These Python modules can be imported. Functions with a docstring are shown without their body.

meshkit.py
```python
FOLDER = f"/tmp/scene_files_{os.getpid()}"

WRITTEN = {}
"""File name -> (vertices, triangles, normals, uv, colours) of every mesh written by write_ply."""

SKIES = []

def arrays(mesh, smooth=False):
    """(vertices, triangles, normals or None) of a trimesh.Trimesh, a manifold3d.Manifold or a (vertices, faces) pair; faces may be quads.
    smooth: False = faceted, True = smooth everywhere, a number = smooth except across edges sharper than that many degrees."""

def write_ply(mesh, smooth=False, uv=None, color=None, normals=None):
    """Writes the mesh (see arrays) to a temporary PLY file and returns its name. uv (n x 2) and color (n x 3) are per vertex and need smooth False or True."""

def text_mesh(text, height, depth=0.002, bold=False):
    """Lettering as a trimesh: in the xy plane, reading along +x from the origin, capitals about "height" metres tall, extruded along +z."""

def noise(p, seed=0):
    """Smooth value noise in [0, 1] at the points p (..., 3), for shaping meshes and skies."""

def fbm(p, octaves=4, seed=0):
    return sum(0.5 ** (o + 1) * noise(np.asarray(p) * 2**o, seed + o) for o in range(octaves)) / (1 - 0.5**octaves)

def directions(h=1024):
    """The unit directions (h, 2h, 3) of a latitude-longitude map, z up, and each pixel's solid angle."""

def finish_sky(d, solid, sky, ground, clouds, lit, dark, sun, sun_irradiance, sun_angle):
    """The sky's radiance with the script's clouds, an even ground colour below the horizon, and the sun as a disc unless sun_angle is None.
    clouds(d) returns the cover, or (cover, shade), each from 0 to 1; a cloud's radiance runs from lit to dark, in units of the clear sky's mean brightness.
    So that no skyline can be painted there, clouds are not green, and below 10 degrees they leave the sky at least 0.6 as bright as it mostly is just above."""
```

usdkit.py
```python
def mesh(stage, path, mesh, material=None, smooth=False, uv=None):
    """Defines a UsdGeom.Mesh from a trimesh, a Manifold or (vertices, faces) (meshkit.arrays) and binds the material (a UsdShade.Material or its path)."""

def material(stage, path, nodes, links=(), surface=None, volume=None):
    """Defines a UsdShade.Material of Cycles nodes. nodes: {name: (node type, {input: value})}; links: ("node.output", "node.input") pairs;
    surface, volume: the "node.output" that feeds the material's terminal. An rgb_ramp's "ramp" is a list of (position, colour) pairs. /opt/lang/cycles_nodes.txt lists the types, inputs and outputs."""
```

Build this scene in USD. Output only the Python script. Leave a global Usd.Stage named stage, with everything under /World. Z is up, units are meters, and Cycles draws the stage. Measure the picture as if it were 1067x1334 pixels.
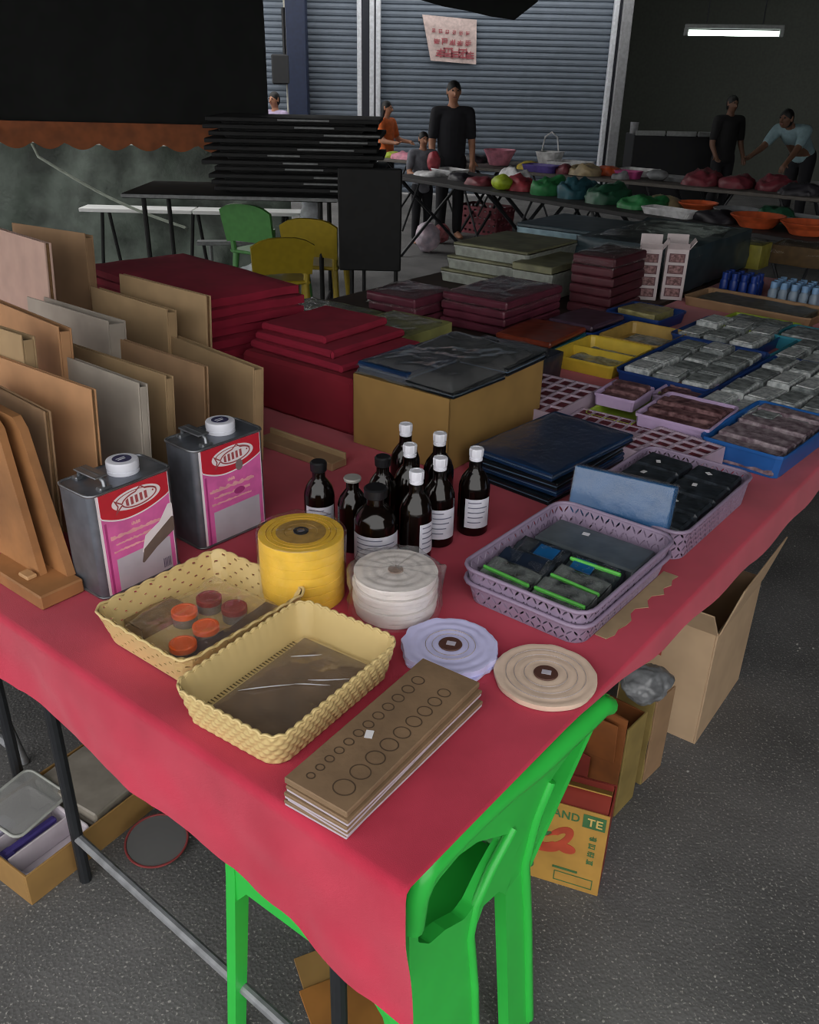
import math, random
import numpy as np, trimesh, usdkit, meshkit
from shapely.geometry import Polygon, Point, box as sbox
from shapely.ops import unary_union
from shapely import affinity
from pxr import Usd, UsdGeom, UsdLux, Gf, Sdf, UsdShade, Vt

stage = Usd.Stage.CreateInMemory()
UsdGeom.SetStageUpAxis(stage, 'Z'); UsdGeom.SetStageMetersPerUnit(stage, 1.0)
UsdGeom.Xform.Define(stage, '/World'); UsdGeom.Scope.Define(stage, '/World/Looks')

# ------------------------------------------------------------------ camera
F, HZ, HC, ROLL = 1130.0, 100.0, 1.6, math.radians(1.3)
_th = math.atan((667 - HZ) / F)
FW = np.array([0, math.cos(_th), -math.sin(_th)]); _u0 = np.array([0, math.sin(_th), math.cos(_th)]); _r0 = np.array([1.0, 0, 0])
RT = _r0 * math.cos(ROLL) + _u0 * math.sin(ROLL); UP = _u0 * math.cos(ROLL) - _r0 * math.sin(ROLL)
EYE = np.array([0, 0, HC])
cam = UsdGeom.Camera.Define(stage, '/World/camera')
cam.CreateHorizontalApertureAttr(36.0); cam.CreateVerticalApertureAttr(36.0 * 1334 / 1067)
cam.CreateFocalLengthAttr(36.0 * F / 1067); cam.CreateClippingRangeAttr(Gf.Vec2f(0.05, 200))
_m = Gf.Matrix4d(*[float(v) for v in (*RT, 0, *UP, 0, *(-FW), 0, *EYE, 1)])
cam.AddTransformOp().Set(_m)
EXPOSURE = -0.52
cam.CreateExposureAttr(EXPOSURE)

# ------------------------------------------------------------------ light: overcast daylight reaching in under the market roof
dome = UsdLux.DomeLight.Define(stage, '/World/overcast_sky')
dome.CreateIntensityAttr(1.0); dome.CreateColorAttr(Gf.Vec3f(1.0, 0.985, 0.965))

# ------------------------------------------------------------------ helpers
def at(px, py, z):
    d = FW * F + RT * (px - 533.5) + UP * (667 - py)
    return EYE + d * ((z - HC) / d[2])
def aty(px, py, y):
    d = FW * F + RT * (px - 533.5) + UP * (667 - py)
    return EYE + d * (y / d[1])
GRID = math.radians(52.4)                      # the stalls' rows run along U; V is across
U = np.array([math.cos(GRID), math.sin(GRID), 0]); V = np.array([-U[1], U[0], 0])
T1 = np.array([0.0204, 0.708, 0.0]); TZ = 0.75
def tb(u, v, z=0.0): return T1 + U * u + V * v + np.array([0, 0, z])
GD = math.degrees(GRID)

def lin(h):
    h = h.lstrip('#'); c = np.array([int(h[i:i + 2], 16) for i in (0, 2, 4)]) / 255
    return tuple(float(x) for x in np.where(c <= .04045, c / 12.92, ((c + .055) / 1.055) ** 2.4))
MATS = {}
def mat(name, hexcol, rough=0.6, var=0.12, scale=25, bump=0.0, bscale=200, metal=0.0, hex2=None, spec=0.5, detail=4, bdist=0.002):
    if name in MATS: return MATS[name]
    c = np.array(lin(hexcol)); a = c * (1 - var); b = np.array(lin(hex2)) if hex2 else np.minimum(c * (1 + var), 1)
    n = {'tc': ('texture_coordinate', {}), 'n': ('noise_texture', {'scale': float(scale), 'detail': float(detail)}),
         'r': ('rgb_ramp', {'ramp': [(0.35, tuple(a)), (0.65, tuple(b))]}),
         'p': ('principled_bsdf', {'roughness': float(rough), 'metallic': float(metal), 'specular_ior_level': float(spec)})}
    l = [('tc.object', 'n.vector'), ('n.fac', 'r.fac'), ('r.color', 'p.base_color')]
    if bump:
        n['bn'] = ('noise_texture', {'scale': float(bscale), 'detail': 3.0}); n['b'] = ('bump', {'strength': float(bump), 'distance': float(bdist)})
        l += [('tc.object', 'bn.vector'), ('bn.fac', 'b.height'), ('b.normal', 'p.normal')]
    MATS[name] = usdkit.material(stage, '/World/Looks/' + name, n, l, surface='p.BSDF')
    return MATS[name]
def film(name, tint='ffffff', clear=0.8, rough=0.12, ior=1.45, bump=0.0, bscale=60):
    """thin clear plastic: see-through with a sharp sheen"""
    if name in MATS: return MATS[name]
    n = {'t': ('transparent_bsdf', {'color': lin(tint)}), 'g': ('glossy_bsdf', {'roughness': rough, 'color': (0.9, 0.9, 0.9)}),
         'd': ('diffuse_bsdf', {'color': (0.7, 0.7, 0.7)}), 'lw': ('layer_weight', {'blend': 0.5}), 'pw': ('math', {'math_type': 'power', 'value2': 3.5}), 'f': ('math', {'math_type': 'multiply_add', 'value2': 0.75, 'value3': 0.05}), 'm': ('mix_closure', {}), 'm2': ('mix_closure', {'fac': 1 - clear})}
    l = [('t.BSDF', 'm2.closure1'), ('d.BSDF', 'm2.closure2'), ('m2.closure', 'm.closure1'), ('g.BSDF', 'm.closure2'), ('lw.facing', 'pw.value1'), ('pw.value', 'f.value1'), ('f.value', 'm.fac')]
    if bump:
        n['tc'] = ('texture_coordinate', {}); n['bn'] = ('noise_texture', {'scale': float(bscale), 'detail': 2.0}); n['b'] = ('bump', {'strength': bump, 'distance': 0.004})
        l += [('tc.object', 'bn.vector'), ('bn.fac', 'b.height'), ('b.normal', 'g.normal'), ('b.normal', 'lw.normal')]
    MATS[name] = usdkit.material(stage, '/World/Looks/' + name, n, l, surface='m.closure')
    return MATS[name]

USED = {}
def numbered(parent, name):
    k = USED.setdefault(parent, {}); i = k.get(name, 0); k[name] = i + 1
    return name if i == 0 else f'{name}_{i:03d}'
def tag(prim, label=None, cat=None, group=None, kind=None):
    for k, v in (('label', label), ('category', cat), ('group', group), ('kind', kind)):
        if v: prim.SetCustomDataByKey(k, v)
def place(x, loc=(0, 0, 0), rz=0, rx=0, ry=0):
    x.AddTranslateOp().Set(Gf.Vec3d(*[float(q) for q in loc])); x.AddRotateXYZOp().Set(Gf.Vec3f(float(rx), float(ry), float(rz)))
def thing(name, label, cat, loc=(0, 0, 0), rz=0, group=None, kind=None, rx=0, ry=0):
    p = '/World/' + numbered('/World', name); x = UsdGeom.Xform.Define(stage, p); place(x, loc, rz, rx, ry)
    tag(x.GetPrim(), label, cat, group, kind); return p
def part(parent, name, mesh, m, smooth=30, label=None, kind=None):
    p = parent + '/' + numbered(parent, name); g = usdkit.mesh(stage, p, mesh, m, smooth=smooth); tag(g.GetPrim(), label, None, None, kind); return p
def solo(name, mesh, m, label, cat, loc=(0, 0, 0), rz=0, group=None, kind=None, smooth=30, rx=0, ry=0):
    p = '/World/' + numbered('/World', name); g = usdkit.mesh(stage, p, mesh, m, smooth=smooth); place(g, loc, rz, rx, ry)
    tag(g.GetPrim(), label, cat, group, kind); return p
def struct(name, mesh, m, smooth=30, label=None):
    p = '/World/' + numbered('/World', name); g = usdkit.mesh(stage, p, mesh, m, smooth=smooth); tag(g.GetPrim(), label, None, None, 'structure'); return p
def dup(src, label, loc, rz=0, group=None, rx=0, ry=0):
    pr = stage.GetPrimAtPath(src); base = src.split('/')[-1]
    if base[-4:-3] == '_' and base[-3:].isdigit(): base = base[:-4]
    was = pr.GetCustomData(); p = '/World/' + numbered('/World', base)
    x = UsdGeom.Xform.Define(stage, p); x.GetPrim().GetReferences().AddInternalReference(src)
    x.ClearXformOpOrder(); 
    x.GetPrim().CreateAttribute('xformOp:translate', Sdf.ValueTypeNames.Double3).Set(Gf.Vec3d(*[float(q) for q in loc]))
    x.GetPrim().CreateAttribute('xformOp:rotateXYZ', Sdf.ValueTypeNames.Float3).Set(Gf.Vec3f(float(rx), float(ry), float(rz)))
    x.CreateXformOpOrderAttr().Set(['xformOp:translate', 'xformOp:rotateXYZ'])
    tag(x.GetPrim(), label, was.get('category'), group or was.get('group')); x.GetPrim().SetInstanceable(True); return p

def cat(*ms): return trimesh.util.concatenate([m for m in ms if m is not None])
def xf(m, loc=(0, 0, 0), rz=0, rx=0, ry=0):
    m = m.copy(); M = trimesh.transformations.euler_matrix(math.radians(rx), math.radians(ry), math.radians(rz)); M[:3, 3] = loc; m.apply_transform(M); return m
def bx(sx, sy, sz, c=(0, 0, 0), b=0.002):
    """chamfered box, centred in x and y, standing on c.z"""
    b = min(b, sx * .3, sy * .3, sz * .3); h = np.array([sx, sy, sz]) / 2; P = []
    for s in np.ndindex(2, 2, 2):
        g = np.array(s) * 2 - 1
        for k in range(3):
            q = h - b; q[k] = h[k]; P.append(g * q)
    m = trimesh.convex.convex_hull(np.array(P)); m.apply_translation(np.array(c) + [0, 0, sz / 2]); return m
def lathe(prof, n=40, cap=True):
    prof = np.array(prof, float); a = np.arange(n) * 2 * np.pi / n
    v = np.stack([prof[:, None, 0] * np.cos(a), prof[:, None, 0] * np.sin(a), np.repeat(prof[:, 1:2], n, 1)], -1).reshape(-1, 3); f = []
    for i in range(len(prof) - 1):
        for j in range(n):
            k = (j + 1) % n; f += [[i * n + j, i * n + k, (i + 1) * n + k], [i * n + j, (i + 1) * n + k, (i + 1) * n + j]]
    m = trimesh.Trimesh(v, f, process=False); m.merge_vertices(); m.update_faces(m.nondegenerate_faces()); return m
def tube(pts, r, n=8, closed=False):
    pts = np.array(pts, float); N = len(pts); r = np.broadcast_to(r, (N,))
    t = np.roll(pts, -1, 0) - np.roll(pts, 1, 0) if closed else np.gradient(pts, axis=0); t /= np.linalg.norm(t, axis=1)[:, None] + 1e-12
    ref = np.array([0, 0, 1.0]) if abs(t[0][2]) < .9 else np.array([1.0, 0, 0]); x = np.cross(ref, t[0]); x /= np.linalg.norm(x); v = []
    for i in range(N):
        x = x - t[i] * (x @ t[i]); x /= np.linalg.norm(x) + 1e-12; y = np.cross(t[i], x)
        a = np.arange(n) * 2 * np.pi / n; v.append(pts[i] + r[i] * (np.cos(a)[:, None] * x + np.sin(a)[:, None] * y))
    v = np.concatenate(v); f = []
    for i in range(N if closed else N - 1):
        i2 = (i + 1) % N
        for j in range(n):
            k = (j + 1) % n; f += [[i * n + j, i * n + k, i2 * n + k], [i * n + j, i2 * n + k, i2 * n + j]]
    if not closed:
        v = np.vstack([v, pts[0], pts[-1]]); c0, c1 = len(v) - 2, len(v) - 1
        for j in range(n):
            k = (j + 1) % n; f += [[c0, k, j], [c1, (N - 1) * n + j, (N - 1) * n + k]]
    return trimesh.Trimesh(v, f, process=False)
def bar(a, b, r, n=8): return tube([a, b], r, n)
def prism(poly, h, z=0.0):
    ms = [trimesh.creation.extrude_polygon(g, h, engine='earcut') for g in getattr(poly, 'geoms', [poly]) if g.area > 1e-9]
    m = cat(*ms); m.apply_translation([0, 0, z]); return m
def upright(m):
    """from the xy plane (thickness +z) to a front face: x stays, y becomes z, thickness goes towards -y"""
    m = m.copy(); v = m.vertices.copy(); m.vertices = np.stack([v[:, 0], -v[:, 2], v[:, 1]], 1); return m
def ell(rx, ry, cx=0, cy=0, n=40):
    a = np.arange(n) * 2 * np.pi / n; return Polygon(np.stack([cx + rx * np.cos(a), cy + ry * np.sin(a)], 1))
def rrect(w, h, r, cx=0, cy=0): return affinity.translate(sbox(-w / 2 + r, -h / 2 + r, w / 2 - r, h / 2 - r).buffer(r, 4), cx, cy)
def gridmesh(P, thick=0.0):
    """P (n, m, 3) -> surface; with a thickness it becomes a closed shell below the surface"""
    n, m = P.shape[:2]; idx = np.arange(n * m).reshape(n, m); a, b, c, d = idx[:-1, :-1].ravel(), idx[1:, :-1].ravel(), idx[1:, 1:].ravel(), idx[:-1, 1:].ravel()
    f = np.vstack([np.stack([a, b, c], 1), np.stack([a, c, d], 1)]); s = trimesh.Trimesh(P.reshape(-1, 3), f, process=False)
    if not thick: return s
    nn = s.vertex_normals; v = np.vstack([s.vertices, s.vertices - nn * thick]); k = n * m; ff = [f, f[:, ::-1] + k]
    rim = np.concatenate([idx[:, 0], idx[-1, 1:], idx[-2::-1, -1], idx[0, -2:0:-1]]); r2 = np.roll(rim, -1)
    ff += [np.stack([rim, rim + k, r2 + k], 1), np.stack([rim, r2 + k, r2], 1)]
    m_ = trimesh.Trimesh(v, np.vstack(ff), process=False); m_.fix_normals(); return m_
def pillow(L, W, H, seed=0, amp=0.006, fr=18, nx=22, ny=16, edge=0.35):
    """a wrapped bundle: rounded block with a rumpled top, standing on z=0"""
    P = []; 
    b = trimesh.creation.box((L, W, H)); b = b.subdivide_to_size(max(L, W) / nx)
    v = b.vertices.copy(); q = np.abs(v) / (np.array([L, W, H]) / 2); e = np.sort(q, 1)[:, 1]
    v *= (1 - edge * 0.06 * np.clip((e - .6) / .4, 0, 1) ** 2)[:, None]
    n = b.vertex_normals; d = (meshkit.fbm(v * fr + seed * 7.3, 3, seed) - .5) * 2 * amp; d[v[:, 2] < -H / 2 + .001] = 0
    b.vertices = v + n * d[:, None]; b.apply_translation([0, 0, H / 2 - b.vertices[:, 2].min() - H / 2]); return b
def sheetfilm(L, W, z, seed=0, amp=0.01, n=26, fr=22, drop=0.0):
    x, y = np.meshgrid(np.linspace(-L / 2, L / 2, n), np.linspace(-W / 2, W / 2, n), indexing='ij')
    zz = z + (meshkit.fbm(np.stack([x, y, x * 0 + seed], -1) * fr, 3, seed) - .5) * 2 * amp
    e = np.maximum(np.abs(x) / (L / 2), np.abs(y) / (W / 2)); zz -= drop * np.clip((e - .75) / .25, 0, 1) ** 2
    return gridmesh(np.stack([x, y, zz], -1))
def noisy(m, amp, fr, seed=0):
    m = m.copy(); n = m.vertex_normals; m.vertices = m.vertices + n * ((meshkit.fbm(m.vertices * fr + 3.1 * seed, 3, seed) - .5) * 2 * amp)[:, None]; return m
def rr_path(L, W, r, n=10):
    P = []
    for cx, cy, a0 in ((L / 2 - r, W / 2 - r, 0), (-L / 2 + r, W / 2 - r, 90), (-L / 2 + r, -W / 2 + r, 180), (L / 2 - r, -W / 2 + r, 270)):
        for k in range(n + 1):
            a = math.radians(a0 + 90 * k / n); P.append((cx + r * math.cos(a), cy + r * math.sin(a)))
    return np.array(P)
def rr_sample(L, W, r, N, tl=None):
    P = rr_path(L, W, r, 8); P = np.vstack([P, P[:1]]); s = np.r_[0, np.cumsum(np.linalg.norm(np.diff(P, axis=0), axis=1))]
    q = np.arange(N) / N * s[-1]; return np.stack([np.interp(q, s, P[:, 0]), np.interp(q, s, P[:, 1])], 1)
def tray_mesh(L, W, H, r=0.02, flare=0.008, t=0.0025, lip=0.004):
    """plain plastic tray: walls, floor and rolled lip"""
    N = 64
    rings = [rr_sample(L - 2 * flare, W - 2 * flare, r, N), rr_sample(L, W, r, N), rr_sample(L + 2 * lip, W + 2 * lip, r + lip, N), rr_sample(L + 2 * lip, W + 2 * lip, r + lip, N),
             rr_sample(L - 2 * t + 2 * lip, W - 2 * t + 2 * lip, r, N), rr_sample(L - 2 * t, W - 2 * t, r, N), rr_sample(L - 2 * flare - 2 * t, W - 2 * flare - 2 * t, r - t, N)]
    zs = [0, H - .008, H - .008, H, H, H - .004, t]; v = np.concatenate([np.c_[R, np.full(N, z)] for R, z in zip(rings, zs)]); f = []
    for i in range(len(rings) - 1):
        for j in range(N):
            k = (j + 1) % N; f += [[i * N + j, i * N + k, (i + 1) * N + k], [i * N + j, (i + 1) * N + k, (i + 1) * N + j]]
    v = np.vstack([v, [[0, 0, 0], [0, 0, t]]]); a, b = len(v) - 2, len(v) - 1; o = (len(rings) - 1) * N
    for j in range(N):
        k = (j + 1) % N; f += [[a, k, j], [b, o + j, o + k]]
    return trimesh.Trimesh(v, f, process=False)
def lattice(L, W, H, r, flare, nz, cell, t=0.003, hole='diamond', hs=0.62, scal=0.0, solid_rows=(), skip=0, z0=0.0):
    """basket wall of cells round a flared rounded rectangle, each cell a ring round a real hole"""
    per = 2 * (L + W); N = int(round(per / cell)); N -= N % 2
    M = 4096; ro = rr_sample(L, W, r, M); rb = rr_sample(L - 2 * flare, W - 2 * flare, r, M)
    def pt(s, q, inn):
        i = int((s % 1.0) * M) % M; p = ro[i] * q + rb[i] * (1 - q); c = p - np.sign(p) * 0
        p2 = p * (1 - inn * t * 2 / np.array([L, W])); z = z0 + H * q
        if scal: z += scal * q ** 3 * abs(math.sin(math.pi * s * N / 2))
        return (p2[0], p2[1], z)
    V_, F_ = [], []
    oc = [(-.5, -.5), (0, -.5), (.5, -.5), (.5, 0), (.5, .5), (0, .5), (-.5, .5), (-.5, 0)]
    for j in range(nz):
        for i in range(N):
            ss, qq = (i + .5) / N, (j + .5) / nz; base = len(V_); solid = j in solid_rows or (skip and (i + j) % skip)
            if hole == 'diamond':
                h_ = [(-.12, -.12), (0, -.5), (.12, -.12), (.5, 0), (.12, .12), (0, .5), (-.12, .12), (-.5, 0)]; h_ = [(x * hs * 2 * .5, y * hs * 2 * .5) for x, y in h_]
            elif hole == 'slash':
                sg = 1 if (i + j) % 2 else -1
                h_ = [(-.5, -.5 * sg), (-.1, -.35 * sg), (.35, .0 * sg), (.45, .25 * sg), (.5, .5 * sg), (.1, .35 * sg), (-.35, 0), (-.45, -.25 * sg)]
                if sg < 0: h_ = [h_[k] for k in (6, 5, 4, 3, 2, 1, 0, 7)]; h_ = [(-.45, .35), (-.3, .05), (.1, -.3), (.35, -.45), (.45, -.35), (.3, -.05), (-.1, .3), (-.35, .45)]; h_ = [h_[k] for k in (1, 2, 3, 4, 5, 6, 7, 0)]
                else: h_ = [(-.45, -.35), (-.35, -.45), (-.1, -.3), (.3, .05), (.45, .35), (.35, .45), (.1, .3), (-.3, -.05)]
                h_ = [(x * hs, y * hs) for x, y in h_]
            else:
                h_ = [(x * hs * .7, y * hs * .45) for x, y in oc]
            ring = [(ss + x / N, qq + y / nz) for x, y in oc]
            if solid:
                V_ += [pt(s, q, 0) for s, q in ring] + [pt(s, q, 1) for s, q in ring]
                for k in range(1, 7): F_ += [[base, base + k, base + k + 1], [base + 8, base + 8 + k + 1, base + 8 + k]]
                continue
            hr = [(ss + x / N, qq + y / nz) for x, y in h_]
            V_ += [pt(s, q, 0) for s, q in ring] + [pt(s, q, 0) for s, q in hr] + [pt(s, q, 1) for s, q in ring] + [pt(s, q, 1) for s, q in hr]
            for k in range(8):
                m = (k + 1) % 8; a, b, c, d = base + k, base + m, base + 8 + m, base + 8 + k
                F_ += [[a, b, c], [a, c, d], [a + 16, c + 16, b + 16], [a + 16, d + 16, c + 16], [d, c, c + 16], [d, c + 16, d + 16]]
    return trimesh.Trimesh(np.array(V_), F_, process=False)
def glyph(seed, s):
    """an unreadable far-off character: a few brush strokes in an s x s square"""
    rr = random.Random(seed); g = []; w = s * .11
    for y in sorted(rr.sample([.12, .34, .55, .8], 3)): g.append(sbox(s * rr.uniform(0, .15), s * y, s * rr.uniform(.85, 1), s * y + w))
    for x in rr.sample([.12, .45, .78], 2): g.append(sbox(s * x, s * rr.uniform(0, .2), s * x + w, s * rr.uniform(.75, 1)))
    g.append(affinity.rotate(sbox(s * .2, s * .1, s * .2 + w, s * .6), rr.choice([-40, 40])))
    return unary_union(g)
def scribble(w, h, seed):
    """one line of print too small to read: a strip with an uneven outline"""
    rr = random.Random(seed); n = 26; top = [(w * k / n, h * rr.uniform(.45, 1)) for k in range(n + 1)]; bot = [(w * k / n, h * rr.uniform(0, .25)) for k in range(n, -1, -1)]
    return Polygon(top + bot).buffer(0)
def marks(w, h, rows, seed, fill=.8):
    """rows of small printed words too small to read"""
    rr = random.Random(seed); g = []; lh = h / rows
    for k in range(rows):
        x = 0
        while x < w * rr.uniform(.7, 1):
            ln = min(rr.uniform(.06, .2) * w, w - x); g.append(sbox(x, h - (k + .75) * lh, x + ln * fill, h - (k + .3) * lh)); x += ln
    return unary_union(g)

# ------------------------------------------------------------------ the setting
asphalt = usdkit.material(stage, '/World/Looks/asphalt', {
    'tc': ('texture_coordinate', {}), 'v': ('voronoi_texture', {'scale': 140.0}), 'n': ('noise_texture', {'scale': 3.0, 'detail': 5.0}), 'w': ('noise_texture', {'scale': 160.0, 'detail': 2.0}),
    'r1': ('rgb_ramp', {'ramp': [(0.3, lin('#505050')), (0.7, lin('#6b6a6a'))]}), 'r2': ('rgb_ramp', {'ramp': [(0.0, (0, 0, 0)), (0.60, (0, 0, 0)), (0.70, (1, 1, 1))]}),
    'mx': ('mix_color', {'b': lin('#a3a19c')}), 'p': ('principled_bsdf', {'roughness': 0.85}), 'b': ('bump', {'strength': 0.35, 'distance': 0.003})},
    [('tc.object', 'v.vector'), ('tc.object', 'n.vector'), ('tc.object', 'w.vector'), ('n.fac', 'r1.fac'), ('w.fac', 'r2.fac'), ('r1.color', 'mx.a'), ('r2.color', 'mx.fac'), ('mx.result', 'p.base_color'),
     ('v.distance', 'b.height'), ('b.normal', 'p.normal')], surface='p.BSDF')
struct('floor', trimesh.Trimesh([[-14, -10, 0], [14, -10, 0], [14, 22, 0], [-14, 22, 0]], [[0, 1, 2], [0, 2, 3]]), asphalt)
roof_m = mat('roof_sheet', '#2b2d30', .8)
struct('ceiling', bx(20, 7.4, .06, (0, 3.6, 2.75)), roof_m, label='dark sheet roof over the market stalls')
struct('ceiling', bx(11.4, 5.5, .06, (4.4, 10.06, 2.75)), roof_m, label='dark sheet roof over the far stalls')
struct('unseen_wall_right', bx(.1, 2.4, 2.72, (3.45, 5.5, 0)), mat('right_wall_dark', '#1b1b1c', .9), label='unseen dark wall added to block light beyond the trays at right')  # added outside the view to block light from the right
struct('unseen_wall_right', bx(.1, 5.4, 2.72, (2.65, 1.6, 0)), mat('right_wall_dark', '#1b1b1c', .9), label='unseen dark wall added to keep light off the right side')  # unseen blocker, added so the right side falls darker
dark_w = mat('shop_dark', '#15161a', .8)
# far shop front: roller shutters between posts
shut_m = mat('shutter_blue_grey', '#66707c', .6, .06, 6)
def shutter(x0, x1, y):
    pr = []; z = 0.02
    while z < 3.6:
        pr += [(y + .012, z), (y - .006, z + .012), (y - .012, z + .04), (y - .006, z + .068), (y + .012, z + .078)]; z += .08
    pr = np.array(pr); v = np.concatenate([np.c_[np.full(len(pr), x), pr] for x in (x0, x1)]); n = len(pr)
    f = [[i, n + i, n + i + 1] for i in range(n - 1)] + [[i, n + i + 1, i + 1] for i in range(n - 1)]
    return trimesh.Trimesh(v, f, process=False)
SY = 14.0
def sx(px, py=100): return aty(px, py, SY)[0]
for i, (a, b) in enumerate([(300, 402), (402, 472), (495, 792)]):
    struct(f'door_{i+1}', shutter(sx(a), sx(b), SY), shut_m, smooth=False, label=['roller shutter left of the dark blue post', 'narrow roller shutter right of the dark blue post', 'wide blue-grey roller shutter with the paper notice on it'][i])
post_w = mat('post_white', '#cdd0d6', .5); post_d = mat('post_dark', '#1c1f2a', .6); post_b = mat('post_blue', '#16233f', .5)
def post(name, a, b, m, y, d=.12, zt=3.6):
    return struct(name, bx(sx(b) - sx(a), d, zt, ((sx(a) + sx(b)) / 2, y, 0), .01), m)
post('trim_1', 379, 404, post_b, SY - .25, .25)
post('trim_2', 466, 472, post_w, SY - .06); post('trim_3', 472, 482, post_d, SY - .05); post('trim_4', 482, 488, post_w, SY - .08); post('trim_5', 488, 491, post_d, SY - .05); post('trim_6', 490, 496, post_w, SY - .07)
post('trim_7', 789, 795, post_w, SY - .08); post('trim_8', 795, 800, post_d, SY - .05); post('trim_9', 799, 812, mat('post_grey', '#8c8d90', .7), SY - .12)
post('trim_10', 374, 379, mat('post_pale', '#a9a79c', .6), SY - .08)
xr = sx(812)
struct('wall_back', bx(9, .1, 3.6, (xr + 4.5, 17.5, 0)), mat('shop_back', '#30342e', .9))
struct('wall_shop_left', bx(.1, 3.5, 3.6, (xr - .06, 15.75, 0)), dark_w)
struct('wall_shutter_left', bx(9, .15, 3.6, (sx(300) - 4.5, SY + .05, 0)), mat('pale_concrete', '#9c9b94', .9))
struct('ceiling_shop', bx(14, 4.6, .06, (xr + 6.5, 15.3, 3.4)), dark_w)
struct('unseen_wall_right', bx(.1, 8.5, 3.6, (6.6, 10.2, 0)), mat('right_wall_dark', '#1b1b1c', .9))

# fluorescent tube in the shop at right
tl = aty(897, 42.5, 12.2); tr_ = aty(1014, 47, 12.0); ft = thing('fluorescent_light', 'lit white fluorescent tube hanging in the dark shop at right', 'light', tl, math.degrees(math.atan2(tr_[1] - tl[1], tr_[0] - tl[0])))
LT = float(np.linalg.norm(tr_ - tl)); glow = usdkit.material(stage, '/World/Looks/tube_glow', {'e': ('emission', {'color': (0.86, 1.0, 0.9), 'strength': 4.0})}, surface='e.emission')
part(ft, 'tube', xf(tube([(0, 0, 0), (LT, 0, 0)], .032, 12), (0, 0, 0)), glow); part(ft, 'housing', bx(LT + .1, .09, .05, (LT / 2, 0, .045), .008), mat('housing', '#8d9190', .5))
for x in (-.03, LT + .03): part(ft, 'end_cap', bx(.05, .05, .09, (x, 0, -.035), .006), mat('housing', '#8d9190', .5))
for x in (.2, LT - .2): part(ft, 'hanger', bar((x, 0, .09), (x, 0, 3.4 - tl[2]),   .006), post_d)

# notice on the shutter
q = [aty(550, 19, SY - .015), aty(621, 26, SY - .015), aty(620, 84, SY - .015), aty(561, 79, SY - .015)]
nt = thing('paper_notice', 'crumpled pale paper notice with red writing taped on the shutter', 'notice', (0, 0, 0))
n = 14; s_, t_ = np.meshgrid(np.linspace(0, 1, n), np.linspace(0, 1, n), indexing='ij')
def nq(s, t): return (q[0] * (1 - s) * (1 - t) + q[1] * s * (1 - t) + q[2] * s * t + q[3] * (1 - s) * t)
P = np.array([[nq(a, b) + [0, -.02 - .02 * meshkit.fbm(np.array([a * 5, b * 5, 0]), 3), 0] for b in np.linspace(0, 1, n)] for a in np.linspace(0, 1, n)])
part(nt, 'paper', gridmesh(P, .003), mat('notice_paper', '#c9b5b0', .8), smooth=20)
red_ink = mat('red_ink', '#a5525a', .8); gl = []
for r, (cnt, hs) in enumerate([(6, .1), (5, .13), (5, .2)]):
    for k in range(cnt):
        s0, t0 = .12 + .8 * k / cnt, .28 + r * .22; p = nq(s0, t0 + hs); part(nt, 'character', xf(upright(prism(glyph(40 + r * 9 + k, hs * .95 * .75 * (1 if r else .8)), .003)), p + [0, -.042, 0]), red_ink, False)

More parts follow.
